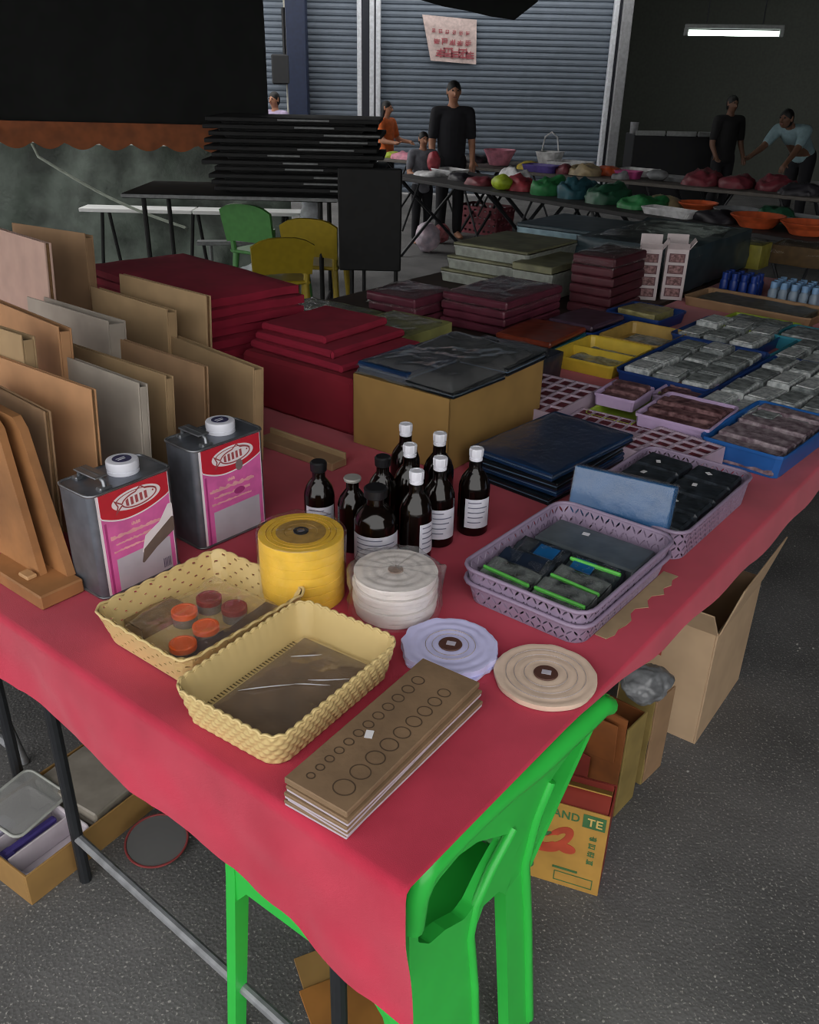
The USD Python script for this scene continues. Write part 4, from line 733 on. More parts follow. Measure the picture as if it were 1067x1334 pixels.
def organizer(label, pn, pa, pb, H, nu, nv, z0=CZ):
    c_, an, L, W = ctr(pn, pa, pb, z0 + H); t = thing('cell_organizer', label, 'organizer', (c_[0], c_[1], z0), an, 'lilac cell organizers'); w = .005
    holes = [rrect(L / nu - w, W / nv - w, .003, -L / 2 + (i + .5) * L / nu, -W / 2 + (j + .5) * W / nv) for i in range(nu) for j in range(nv)]
    part(t, 'grid', prism(sbox(-L / 2 - .003, -W / 2 - .003, L / 2 + .003, W / 2 + .003).difference(unary_union(holes)), H - .003, .003), pv_g, 20); part(t, 'bottom', bx(L + .006, W + .006, .003, (0, 0, 0), .0008), pv_g)
    part(t, 'contents', cat(*[xf(bx(L / nu - .007, W / nv - .007, H * .86, (0, 0, .0035), .004), (-L / 2 + (i + .5) * L / nu, -W / 2 + (j + .5) * W / nv, 0)) for i in range(nu) for j in range(nv)]), redc, 30, kind='stuff')
organizer('lilac cell organizer just right of the carton, dark red contents', (721, 539), (784, 504), (662, 505), .055, 5, 5)
organizer('lilac cell organizer nearest the rear lilac tray, dark red cells', (889, 608), (943, 582), (816, 574), .05, 5, 4)
organizer('low lilac cell organizer between the folder pile and the lime boxes', (846, 568), (862, 556), (744, 541), .03, 2, 6)
# long lilac boxes on lime boxes, dark red contents
lilb = mat('lilac_box', '#b79fc4', .5, .05); dkred = mat('dark_red_goods', '#5a2f37', .5, .5, 50, .5, 70, hex2='#8d6a6c')
def longbox(label, pn, pa, pb, H, z0=CZ, base=None, rows=3):
    c_, an, L, W = ctr(pn, pa, pb, z0 + H); t = thing('goods_box', label, 'box', (c_[0], c_[1], z0), an, 'long lilac goods boxes'); part(t, 'box_body', tray_mesh(L, W, H, .006, .002, .003), lilb, 30)
    n_ = max(3, int(L / .05))
    for k in range(n_): part(t, 'goods_row', noisy(bx(L / n_ * .84, W - .014, H * .75 + .006 * ((k * 7) % 3), (-L / 2 + (k + .5) * L / n_, 0, .003), .004).subdivide_to_size(.04), .0025, 60, k), dkred, 40)
zb = CZ + .031
def limebox(label, pn, pa, pb, H):
    c_, an, L, W = ctr(pn, pa, pb, CZ + H); solo('lime_box', tray_mesh(L, W, H, .01, .002), lime, label, 'box', (c_[0], c_[1], CZ), an, 'lime boxes', smooth=30)
limebox('lime green box under the near lilac goods box, left one', (822, 552), (880, 516), (768, 534), .03); limebox('lime green box under the near lilac goods box, right one', (925, 573), (985, 532), (826, 552), .03)
longbox('near lilac goods box standing on the lime boxes', (922, 560), (962, 530), (822, 541), .036, zb); longbox('small lilac goods box at the left behind the near one', (826, 522), (852, 505), (783, 506), .036, zb)
longbox('far lilac goods box beside the clear packs', (940, 536), (962, 520), (860, 507), .038, CZ + .04) if False else longbox('far lilac goods box beside the clear packs', (942, 534), (976, 510), (858, 507), .036, CZ + .001)
# blue tray of purple packs at right edge
t, c_, an, L, W = put('goods_tray', 'bright blue plastic tray of purple-brown packs at the right edge of the cloth', 'tray', (1020, 596), (1090, 545), (922, 561), .062, 'blue goods trays', blue)
for k in range(6): solo('strip_pack', noisy(bx(L / 6 * .86, W - .03, .05 + .006 * (k % 2), (0, 0, 0), .004).subdivide_to_size(.03), .003, 60, k), mat('purple_pack', '#7d6672', .35, .4, 50, .5, 80, hex2='#a89aa0'), f'purple-brown strip pack, {["nearest", "second nearest", "third nearest", "fourth nearest", "fifth nearest", "farthest"][k]} in the bright blue tray', 'pack', (c_[0] + (-L / 2 + (k + .5) * L / 6) * math.cos(math.radians(an)), c_[1] + (-L / 2 + (k + .5) * L / 6) * math.sin(math.radians(an)), CZ + .004), an, 'strip packs in the blue tray', smooth=40)
# trays with clear goods
clear_case = mat('clear_case', '#a9b0b2', .2, .25, 60, .3, 80, hex2='#d4d8d8')
wl = ['first', 'second', 'third', 'fourth', 'fifth', 'sixth']
def goods_tray(label, what, pn, pa, pb, H, mt, nu, nv, seed, mg=greys, hh=.05, grp='blue goods trays'):
    t, c_, an, L, W = put('goods_tray', label, 'tray', pn, pa, pb, H, grp, mt); a = math.radians(an); d = np.array([math.cos(a), math.sin(a), 0]); n_ = np.array([-d[1], d[0], 0]); rr = random.Random(seed)
    for i in range(nu):
        for j in range(nv):
            x, y = -L / 2 + .012 + (i + .5) * (L - .024) / nu, -W / 2 + .012 + (j + .5) * (W - .024) / nv
            h_ = hh * rr.uniform(.85, 1.1); l_, w_ = (L - .024) / nu * .88, (W - .024) / nv * .88; lbl = f'{what}, {wl[i]} row from near, {wl[j]} from right'
            q = thing('clear_case', lbl, 'case', c_ + d * x + n_ * y + [0, 0, .0035], an + rr.uniform(-4, 4), what); part(q, 'case_body', noisy(bx(l_, w_, h_, (0, 0, 0), .004).subdivide_to_size(.04), .001, 40, i * 7 + j), mg if rr.random() < .6 else clear_case, 40); part(q, 'lid', bx(l_ * .8, w_ * .8, .003, (0, 0, h_), .001), clear_case if rr.random() < .5 else mg)
goods_tray('dark blue tray of small clear cases behind the bright blue tray', 'clear case in the dark blue tray', (1050, 566), (1150, 490), (905, 520), .05, blued, 4, 4, 3)
goods_tray('wide dark blue tray of clear packs in the middle of the right side', 'clear pack in the wide blue tray', (926, 508), (1004, 460), (806, 478), .05, blued, 4, 3, 5)
goods_tray('dark blue tray of grey film packs behind the yellow trays', 'grey pack in the farther blue tray', (985, 455), (1030, 430), (876, 432), .045, blued, 2, 3, 7)
goods_tray('blue tray of pale clear cases at the far right', 'pale case in the far right tray', (1105, 487), (1160, 450), (1015, 456), .045, tealp, 3, 3, 9)
# yellow trays, teal tray, lids
t, c_, an, L, W = put('shallow_tray', 'bright yellow plastic tray half full of clear bags', 'tray', (799, 478), (852, 452), (722, 456), .045, 'yellow trays', yelp); part(t, 'divider', bx(.004, W - .01, .035, (L * .05, 0, .004), .001), yelp)
solo('clear_bag_heap', pillow(L * .7, W * .7, .014, 3, .006, 30), greys, 'heap of clear bags in the bright yellow tray', 'bags', c_ + [0, 0, .0035], an, smooth=60)
t, c_, an, L, W = put('shallow_tray', 'tan-yellow plastic tray behind the bright yellow one', 'tray', (857, 451), (899, 432), (788, 432), .045, 'yellow trays', tanp)
solo('clear_bag_heap', pillow(L * .6, W * .6, .012, 5, .005, 30), greys, 'small clear bags in the tan-yellow tray', 'bags', c_ + [0, 0, .0035], an, smooth=60)
t, c_, an, L, W = put('lidded_tray', 'teal tray under a red-brown lid, left of the yellow trays', 'tray', (717, 456), (765, 434), (655, 436), .045, None, tealp); part(t, 'red_brown_lid', noisy(bx(L - .006, W - .006, .02, (0, 0, .046), .006).subdivide_to_size(.03), .002, 30, 2), brownlid, 50)
t, c_, an, L, W = put('lidded_tray', 'dark tray under a dark purple lid behind the red-brown one', 'tray', (771, 434), (815, 418), (722, 418), .045, None, blued); part(t, 'purple_lid', noisy(bx(L - .006, W - .006, .02, (0, 0, .046), .006).subdivide_to_size(.03), .002, 30, 4), purl, 50)
t, c_, an, L, W = put('goods_tray', 'blue tray of olive packets in front of the window cartons', 'tray', (858, 418), (895, 405), (795, 402), .045, 'blue goods trays', blued); solo('clear_bag_heap', pillow(L * .7, W * .7, .05, 7, .008, 25), tanbag, 'heap of olive-tan packets in the blue tray before the window cartons', 'packets', c_ + [0, 0, .0035], an, smooth=60)
t, c_, an, L, W = put('goods_tray', 'lime tray with clear bags in the row behind the tan tray', 'tray', (1013, 437), (1045, 422), (940, 414), .045, 'blue goods trays', lime); solo('clear_bag_heap', pillow(L * .8, W * .8, .045, 9, .008, 25), greys, 'clear bags in the lime tray', 'bags', c_ + [0, 0, .0035], an, smooth=60)
t, c_, an, L, W = put('goods_tray', 'teal-blue tray with clear bags at the right frame edge', 'tray', (1085, 450), (1110, 436), (1014, 432), .05, 'blue goods trays', tealp); solo('clear_bag_heap', pillow(L * .8, W * .8, .05, 11, .008, 25), greys, 'clear bags in the teal-blue tray', 'bags', c_ + [0, 0, .0035], an, smooth=60)
t, c_, an, L, W = put('cardboard_tray', 'long low brown cardboard tray behind the lime tray', 'tray', (1055, 415), (1085, 402), (893, 384), .04, None, cb2); solo('clear_bag_heap', pillow(L * .8, W * .85, .03, 13, .006, 25), mat('grey_dim_bags', '#6d6a60', .4, .3, 30, .4, 60), 'grey bags lying in the long cardboard tray', 'bags', c_ + [0, 0, .0035], an, smooth=60)
# bottle rows at right: navy capped and pale blue capped
navb = mat('navy_bottle', '#1c3a8a', .35, .1); pbl = mat('pale_blue_cap', '#7fa6cf', .4, .06); pbb = mat('pale_bottle', '#8a9cae', .35, .1)
def small_bottle(label, p, mb, mc, grp, H=.095, r=.019):
    t = thing('small_bottle', label, 'bottle', p, 0, grp); part(t, 'bottle_body', lathe([(0, 0), (r, 0), (r, H * .6), (r * .6, H * .72), (r * .6, H * .75), (0, H * .75)], 14), mb, 40); part(t, 'cap', lathe([(0, H * .72), (r * .75, H * .72), (r * .7, H), (0, H)], 14), mc, 40)
nm = ['nearest', 'second', 'third', 'farthest']; first = {}
p0 = at(1068, 405, CZ)
for grp, base, nu, nv, mb, mc, kk in (('pale blue-capped small bottles', at(1057, 404, CZ), 4, 5, pbb, pbl, 'pale blue-capped small bottle'), ('navy-capped small bottles', at(978, 388, CZ), 3, 4, navb, navb, 'navy small bottle')):
    for i in range(nu):
        for j in range(nv):
            p = base + U * (.043 * i) + V * (.043 * j); lb = f'{kk}, {nm[i]} row, {wl[j]} from the right'
            if grp not in first: small_bottle(lb, p, mb, mc, grp); first[grp] = stage.GetPrimAtPath('/World/' + ('small_bottle' if USED['/World']['small_bottle'] == 1 else f"small_bottle_{USED['/World']['small_bottle']-1:03d}")).GetPath().pathString
            else: dup(first[grp], lb, p)
# dim things behind the bottles
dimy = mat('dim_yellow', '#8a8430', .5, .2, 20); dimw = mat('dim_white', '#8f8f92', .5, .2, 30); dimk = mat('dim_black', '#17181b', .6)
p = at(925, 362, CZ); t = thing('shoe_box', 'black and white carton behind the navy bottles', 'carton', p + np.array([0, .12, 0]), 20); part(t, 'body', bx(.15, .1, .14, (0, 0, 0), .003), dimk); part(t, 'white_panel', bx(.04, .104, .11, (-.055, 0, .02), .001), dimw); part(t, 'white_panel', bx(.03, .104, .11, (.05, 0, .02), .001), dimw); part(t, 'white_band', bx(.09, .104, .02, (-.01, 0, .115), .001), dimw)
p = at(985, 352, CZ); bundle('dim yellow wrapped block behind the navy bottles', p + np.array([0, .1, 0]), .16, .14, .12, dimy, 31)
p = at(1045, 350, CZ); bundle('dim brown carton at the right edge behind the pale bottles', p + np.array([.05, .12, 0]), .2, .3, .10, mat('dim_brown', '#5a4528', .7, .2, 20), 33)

# ------------------------------------------------------------------ on the floor under and beside the table
def carton(label, pn, pr, pl, H, m, z0=0.0, open_=False, name='carton', off=0.0):
    A, B, C_ = at(*pn, z0), at(*pr, z0), at(*pl, z0); d = B - A; L = float(np.hypot(*d[:2])); an = math.degrees(math.atan2(d[1], d[0])); n_ = np.array([-d[1], d[0], 0]) / L; W = float((C_ - A) @ n_); c_ = A + d / 2 + n_ * W / 2
    t = thing(name, label, 'carton', (c_[0], c_[1], z0), an); L2, W2 = L, W
    part(t, 'side_panel', bx(L, .005, H, (0, -W / 2 + .0025, 0), .0012), m); part(t, 'side_panel', bx(L, .005, H, (0, W / 2 - .0025, 0), .0012), m); part(t, 'end_panel', bx(.005, W - .01, H, (-L / 2 + .0025, 0, 0), .0012), m); part(t, 'end_panel', bx(.005, W - .01, H, (L / 2 - .0025, 0, 0), .0012), m); part(t, 'bottom_panel', bx(L - .01, W - .01, .005, (0, 0, .001), .001), m)
    return t, L, W
big = mat('carton_tan', '#bb9f80', .85, .07, 8, .1, 30); bigd = mat('carton_print', '#9c3c2c', .8)
# large open carton: near corner, right corner, left corner on the floor
t, L, W = carton('large open tan cardboard carton on the floor at the right of the cloth', (905, 970), (962, 885), (800, 925), .36, big)
part(t, 'flap', xf(bx(L, .004, .15, (0, 0, 0), .001), (0, -W / 2 - .002, .355), rx=14), big); part(t, 'flap', xf(bx(.004, W, .12, (0, 0, 0), .001), (-L / 2 - .0, 0, .355), ry=-38), big)
tm = lambda s, h: meshkit.text_mesh(s, h, .0006, True)
fx = -L / 2 - .0012
def endtext(m, y, z): m = upright(m); v = m.vertices.copy(); m.vertices = np.stack([fx + v[:, 1] * 1.0 + .0005, -v[:, 0] + y, v[:, 2] + z], 1); m.fix_normals(); return m
part(t, 'red_lettering', endtext(tm('n', .035), .02, .30), bigd, False); part(t, 'red_frame', endtext(prism(sbox(0, 0, .055, .055).difference(sbox(.004, .004, .051, .051)), .0006), .07, .235), bigd, False); part(t, 'red_lettering', endtext(tm('ai', .026), .062, .247), bigd, False)
# yellow and red printed carton
yc = mat('carton_yellow', '#b3883f', .7, .12, 14); rc = mat('carton_red', '#8e3328', .7, .15, 14); gc = mat('print_green', '#3f6b40', .7); pr_r = mat('print_red', '#b4472e', .7, .15, 20); ltan = mat('print_tan', '#d8b76a', .7)
A = at(778, 1168, 0); W = .21; an = 160.0     # front face runs left along V
t = thing('printed_carton', 'yellow and red printed carton on the floor behind the green chair', 'carton', A, an); D, H = .10, .235
# local x to the left along the face, local y backwards is -y
part(t, 'front_panel', bx(W, .004, H, (W / 2, -.002, 0), .001), yc); part(t, 'rear_panel', bx(W, .004, H, (W / 2, -D + .002, 0), .001), rc); part(t, 'end_panel', bx(.004, D - .008, H, (.002, -D / 2, 0), .001), rc); part(t, 'end_panel', bx(.004, D - .008, H, (W - .002, -D / 2, 0), .001), rc); part(t, 'bottom_panel', bx(W - .008, D - .008, .004, (W / 2, -D / 2, .001), .001), rc); part(t, 'top_flap', xf(bx(W - .01, .003, D * .7, (0, 0, 0), .001), (W / 2, -.006, H - .004), rx=70), rc); part(t, 'top_flap', xf(bx(W - .01, .003, D * .8, (0, 0, 0), .001), (W / 2, -D + .006, H - .006), rx=-60), yc)
def face(poly_or_mesh, x, z):   # x measured from the face's left edge as the viewer sees it
    m = poly_or_mesh if isinstance(poly_or_mesh, trimesh.Trimesh) else prism(poly_or_mesh, .0008)
    v = m.vertices; m2 = trimesh.Trimesh(np.stack([W - (x + v[:, 0]), v[:, 2] + .0002, z + v[:, 1]], 1), m.faces, process=False); m2.fix_normals(); return m2
part(t, 'brand_lettering', face(tm('BRAND', .020), W - .155, H - .036), gc, False); part(t, 'green_panel', face(sbox(0, 0, .048, .036), W - .054, H - .045), gc, False); part(t, 'panel_lettering', face(tm('TE', .020).apply_translation([0, 0, .0004]), W - .046, H - .038), ltan, False)
crab = unary_union([affinity.rotate(ell(.042, .021), 55), affinity.translate(affinity.rotate(ell(.036, .018), 10), -.030, -.034), affinity.translate(ell(.02, .014), .018, -.026)]); hole_ = unary_union([affinity.translate(affinity.rotate(ell(.022, .008), 40), -.018, -.010), affinity.rotate(ell(.02, .006), 55)])
part(t, 'red_picture', face(crab.difference(hole_), W - .098, H - .095), pr_r, False); part(t, 'green_leaf', face(affinity.rotate(ell(.018, .006), 30), W - .13, H - .095), gc, False)
[part(t, 'lettering', face(glyph(70 + k, .017), W - .036, H - .08 - k * .023), gc, False) for k in range(4)]; part(t, 'lettering', face(tm('CO', .022), W - .19, .03), gc, False); part(t, 'print_frame', face(sbox(0, 0, .085, .028).difference(sbox(.002, .002, .083, .026)), W - .10, .014), gc, False); part(t, 'print_line', face(sbox(0, 0, .055, .006), W - .105, .05), gc, False)
# crushed cartons behind
A = at(800, 1044, .0); t = thing('crushed_carton', 'orange-brown crushed carton standing behind the printed carton', 'carton', at(790, 1075, 0) + V * .0 + U * .03, GD + 86); W2, H2, D2_ = .17, .30, .09; oc = mat('carton_orange_brown', '#80491f', .75, .2, 12)
part(t, 'front_panel', noisy(bx(W2, .006, H2, (W2 / 2, 0, 0), .001).subdivide_to_size(.03), .004, 14, 2), oc, 40); part(t, 'end_panel', bx(.005, D2_, H2 - .03, (.0, -D2_ / 2 - .006, 0), .001), mat('carton_khaki', '#8c7843', .75, .15, 12)); part(t, 'rear_panel', bx(W2, .005, H2 - .04, (W2 / 2, -D2_ - .01, 0), .001), oc); part(t, 'red_patch', noisy(bx(.06, .003, .09, (W2 * .62, .008, .06), .001), .001, 30), rc); part(t, 'bent_flap', xf(bx(W2 * .4, .004, .12, (0, 0, 0), .001), (W2 * .3, .008, H2 * .55), rx=-6, rz=8), oc)
t = thing('torn_carton', 'torn khaki carton standing between the orange one and the large carton', 'carton', at(828, 1030, 0) + U * .03, GD + 84); part(t, 'front_panel', noisy(bx(.10, .006, .30, (.05, 0, 0), .001).subdivide_to_size(.03), .006, 14, 6), mat('carton_khaki', '#8c7843', .75, .15, 12), 40); part(t, 'end_panel', bx(.005, .09, .26, (0, -.05, 0), .001), cb2); part(t, 'torn_flap', xf(noisy(bx(.09, .004, .09, (0, 0, 0), .001).subdivide_to_size(.02), .008, 20, 3), (.05, .0, .29), rx=-35), cb)
p = at(838, 905, .36); t = thing('refuse_bag', 'crumpled grey plastic bag stuffed on top of the torn carton', 'plastic bag', (p[0] + .02, p[1] + .05, .30), 30); b_ = trimesh.creation.icosphere(4, .055); b_.apply_scale([1.15, .9, .75]); part(t, 'bag', noisy(noisy(b_, .016, 22, 4), .006, 60, 2).apply_translation([0, 0, .05]), mat('grey_bag', '#77797c', .25, .4, 20, .6, 40), 60)
# left: cardboard box of small things, clear lid, round lid
lc = mat('carton_ochre', '#94713f', .8, .12, 10); t, L, W = carton('small ochre cardboard box of stationery on the floor under the table at left', (42, 1180), (205, 1050), (-40, 1110), .085, lc)
org = mat('white_divider', '#c5bcc4', .5, .05)
part(t, 'divider_tray', tray_mesh(L * .46, W - .02, .06, .006, .002).apply_translation([-L * .25, 0, .02]), org, 30)
for y in (-W * .18, W * .1): part(t, 'divider', bx(L * .44, .004, .055, (-L * .25, y, .024), .001), org)
P0 = stage.GetPrimAtPath(t).GetAttribute('xformOp:translate').Get(); rzz = stage.GetPrimAtPath(t).GetAttribute('xformOp:rotateXYZ').Get()[2]; P0 = np.array(P0); dx = np.array([math.cos(math.radians(rzz)), math.sin(math.radians(rzz)), 0]); dy = np.array([-dx[1], dx[0], 0])
solo('paper_box', bx(.055, .04, .03, (0, 0, 0), .002), mat('pale_lilac_paper', '#c6c2da', .6), 'small pale box standing in the divided tray', 'box', P0 - dx * L * .33 + dy * W * .26 + [0, 0, .045], rzz + 5); solo('pen_case', cat(bx(.13, .018, .016, (0, 0, 0), .004), bx(.03, .03, .012, (-.06, 0, 0), .004)), mat('violet_pen', '#4a3f86', .4), 'violet pen case lying in the divided tray', 'pen case', P0 - dx * L * .25 - dy * W * .03 + [0, 0, .05], rzz)
t = thing('file_stack', 'grey plastic-wrapped file pile in the right half of the ochre box', 'files', P0 + dx * L * .24 + [0, 0, .007], rzz + 3)
for k in range(3): part(t, 'file', noisy(bx(L * .44, W * .86, .028, ((k - 1) * .004, 0, k * .029), .004).subdivide_to_size(.05), .002, 20, k), mat('file_grey', '#8b847a', .5, .15, 20, .2, 50), 40)
lid = at(60, 1030, .13); t = thing('box_cover', 'clear rounded plastic lid leaning over the ochre box', 'lid', P0 - dx * L * .16 + dy * W * .22 + [0, 0, .098], rzz + 8, rx=14); part(t, 'lid_panel', prism(rrect(.15, .125, .02), .004), film('lid_plastic', 'd8dad6', .72, .2), 30); part(t, 'lid_rim', tube(np.c_[rr_sample(.15, .125, .02, 60), np.full(60, .002)], .004, 8, True), mat('lid_rim', '#a3a5a0', .4), 60)
p = at(205, 1100, .01); t = thing('round_dish', 'dark round plastic dish with a thin red rim leaning by the ochre box', 'dish', p + np.array([0, 0, .004]), 20, rx=8); part(t, 'disc', lathe([(0, 0), (.064, 0), (.069, .004), (.064, .006), (0, .004)], 48).apply_translation([0, 0, .006]), film('smoke_plastic', '8a8284', .8, .2), 30); part(t, 'red_rim', tube(np.array([[.069 * math.cos(a), .069 * math.sin(a), .011] for a in np.linspace(0, 2 * math.pi, 60, False)]), .0028, 6, True), mat('rim_red', '#8a3b3c', .5), 60)
p = at(478, 1312, 0.004); t = thing('flattened_carton', 'flattened ochre cardboard lying on the asphalt under the cloth corner', 'cardboard', p, 25); part(t, 'sheet', noisy(bx(.22, .16, .006, (0, 0, 0), .001).subdivide_to_size(.03), .003, 12, 3), mat('carton_ochre2', '#a0692f', .8, .2, 10), 40); part(t, 'flap', xf(bx(.2, .07, .004, (0, 0, 0), .001), (0, .11, .004), rx=12), lc)
p = at(20, 905, 0); struct('floor_marking', bx(.5, .12, .002, (p[0], p[1] + .2, 0), .0005), mat('road_yellow', '#8f7a2e', .8, .3, 20), label='worn yellow painted line on the asphalt')
p = at(10, 990, 0); solo('metal_pipe', tube([(p[0] - .6, p[1] + .02, .16), (p[0] + .02, p[1], .15), (p[0] + .05, p[1] - .01, 0.002)], .011, 8), steel_l, 'grey metal pipe support at the left edge under the table', 'pipe', smooth=60)
# scattered grit and paper bits on the asphalt
rr = random.Random(5); ms = []
for k in range(260):
    x, y = rr.uniform(-1.2, 1.8), rr.uniform(.6, 3.2); s = rr.uniform(.0015, .004); ms.append(trimesh.creation.icosphere(0, s).apply_translation([x, y, s * .5]))
solo('grit', cat(*ms), mat('grit_pale', '#8b8984', .8), 'pale grit strewn over the asphalt floor', 'grit', kind='stuff', smooth=False)

# ------------------------------------------------------------------ far left: stacked folding tables, chairs, plank
blackt = mat('black_table', '#111213', .75, .3, 20); edge_g = mat('table_edge_grey', '#6c6f70', .4, .2, 30); yplas = mat('yellow_chair', '#9c8620', .4, .08); gplas = mat('dim_green_chair', '#4f8a4a', .4, .08); wplank = usdkit.material(stage, '/World/Looks/white_plank', {'p': ('principled_bsdf', {'base_color': (.85, .86, .85), 'roughness': .5})}, surface='p.BSDF')
tc = (aty(160, 245, 5.6) + aty(470, 262, 5.9)) / 2
tl_, tr2 = aty(158, 243, 5.9), aty(440, 250, 5.9); L = float(tr2[0] - tl_[0]); zt = .865; cx = (tl_[0] + tr2[0]) / 2
t = thing('folding_table', 'black folding table carrying the pile of folded tables', 'table', (cx, 6.25, 0), 0); part(t, 'tabletop', bx(L, .75, .03, (0, 0, zt), .006), blackt); part(t, 'edge_strip', bx(L + .004, .006, .022, (0, -.378, zt + .004), .002), edge_g)
for x in (-L / 2 + .12, L / 2 - .12):
    for y in (-.3, .3): part(t, 'leg', bar((x, y, 0), (x, y, zt), .016), blackt)
    part(t, 'crossbar', bar((x, -.3, .15), (x, .3, .15), .012), blackt)
zs = zt + .0305; base_x = aty(383, 200, 6.0)[0]; rr = random.Random(2); nst = 11
for k in range(nst):
    w = 1.10; t = thing('folded_table', f'black folded table, {"topmost" if k == nst-1 else "lowest" if k == 0 else "number " + ["two","three","four","five","six","seven","eight","nine","ten"][k-1] + " from the bottom"} of the pile at left', 'table', (base_x + rr.uniform(-.035, .035), 6.25 + rr.uniform(-.03, .03), zs + k * .0415), rr.uniform(-3, 3), 'pile of folded black tables')
    part(t, 'tabletop', bx(w, .6, .026, (0, 0, .0145), .004), blackt); part(t, 'leg_frame', cat(bar((-.45, -.25, .009), (.45, -.25, .009), .009, 6), bar((-.45, .25, .009), (.45, .25, .009), .009, 6), bar((-.45, -.25, .009), (-.45, .25, .009), .009, 6), bar((.45, -.25, .009), (.45, .25, .009), .009, 6)), blackt); part(t, 'edge_strip', bx(.16 + .2 * rr.random(), .006, .012, (rr.uniform(-.1, .38), -.3035, .023), .002), edge_g)
a_, b_ = aty(440, 218, 5.8), aty(524, 226, 5.8); w = float(b_[0] - a_[0]); zb_ = aty(480, 352, 5.8)[2]; h_ = a_[2] - zb_
t = thing('upright_folded_table', 'black folded table standing on its edge beside the pile', 'table', ((a_[0] + b_[0]) / 2, 5.8, 0), 0); part(t, 'tabletop', bx(w, .05, h_, (0, 0, zb_), .008), blackt)
for x in (-w * .3, w * .42): part(t, 'leg', tube([(x, .02, zb_ + .1), (x, 0, .12), (x + .04, -.06, .0)], .014, 8), blackt)
part(t, 'foot_bar', bar((-w * .35, 0, .13), (w * .42, 0, .13), .013), blackt); part(t, 'rail', bar((-w * .1, 0, .05), (-w * .1, .01, zb_ + .05), .012), blackt)
a_, b_ = aty(104, 284, 7.5), aty(398, 274, 7.5); t = thing('standin_plank', 'white boards on low trestles standing in for a daylight gap at left', 'standin_plank', (a_ + b_) / 2 + np.array([0, .1, 0]), math.degrees(math.atan2(b_[1] - a_[1], b_[0] - a_[0])))  # white boards stand in for a bright strip of daylight under the tarpaulin
Lp = float(np.linalg.norm(b_ - a_)); 
for k in range(2): part(t, 'board', bx(Lp / 2 - .01, .22, .03, ((k - .5) * Lp / 2, 0, 0), .003), wplank)
for x in (-Lp * .4, 0, Lp * .4): part(t, 'trestle', cat(bar((x, -.08, -.001), (x - .05, -.1, -a_[2]), .015), bar((x, .08, -.001), (x + .05, .1, -a_[2]), .015)), blackt)
def stool_chair(label, p, rz, m, H=.78, sw=.42, grp=None):
    t = thing('far_chair', label, 'chair', p, rz, grp); part(t, 'seat', noisy(bx(sw, sw, .025, (0, 0, .42), .01).subdivide_to_size(.08), .003, 8), m, 50)
    for x in (-1, 1):
        for y in (-1, 1): part(t, 'leg', tube([(x * sw * .42, y * sw * .42, .42), (x * sw * .5, y * sw * .5, 0)], [.024, .018], 8), m, 50)
    n = 8; P = np.array([[[sw * (a - .5) * (1 + .1 * b), sw * .46 + .06 * b + .03 * math.sin(math.pi * a) * 0, .43 + (H - .43) * b - .05 * (2 * abs(a - .5)) ** 3 * b] for b in np.linspace(.25, 1, n)] for a in np.linspace(0, 1, n)]); part(t, 'backrest', gridmesh(P, .02), m, 50)
    for x in (-1, 1): part(t, 'back_post', bar((x * sw * .43, sw * .45, .42), (x * sw * .46, sw * .48, .62), .02), m)
p = at(356, 352, 0); stool_chair('dim green plastic chair under the black table', (aty(345, 300, 6.3)[0] - .02, 6.62, 0), 150, gplas)
stool_chair('yellow plastic chair under the black table, left one', (aty(358, 320, 5.6)[0], 5.62, 0), 200, yplas, .72, .36, 'yellow chairs'); stool_chair('yellow plastic chair beside the upright folded table', (aty(412, 320, 6.0)[0], 6.15, 0), 170, yplas, .76, .36, 'yellow chairs')
def bag(label, p, m, sx_, sy_, sz, seed, name='plastic_bag', cat_='plastic bag'):
    b_ = trimesh.creation.icosphere(3, 1.0); b_.apply_scale([sx_ / 2, sy_ / 2, sz / 2]); b_ = noisy(b_, sx_ * .09, 5 / sx_, seed); b_.apply_translation([0, 0, -b_.vertices[:, 2].min()]); solo(name, b_, m, label, cat_, p, 20, smooth=60)
wbag = mat('white_bag', '#c9cdd6', .4, .3, 12); bag('white plastic bag hanging between the yellow chairs', (aty(405, 285, 6.7)[0], 6.75, .52), wbag, .16, .15, .3, 3); bag('grey-white bag on the floor under the black table', (aty(330, 330, 6.6)[0], 7.1, 0), mat('grey_white_bag', '#8e979b', .5, .3, 8), .5, .3, .22, 5)
bag('white and pink plastic bag on the floor under the far stall', at(556, 325, 0) + np.array([0, -.15, 0]), mat('white_pink_bag', '#bdb4c4', .4, .35, 9, hex2='#d8c2cc'), .26, .22, .3, 8); bag('small red and white bag beside the white one under the far stall', at(573, 322, 0) + np.array([.02, .25, 0]), mat('red_white_bag', '#8d4a4f', .4, .4, 12), .18, .16, .2, 9)
t = thing('bench', 'pale low bench rail under the black table at left', 'bench', (aty(330, 310, 6.9)[0], 7.0, 0), 8); part(t, 'rail', bx(.9, .08, .03, (0, 0, .4), .004), edge_g); 
for x in (-.35, .35): part(t, 'leg', bar((x, 0, 0), (x, 0, .4), .015), edge_g)

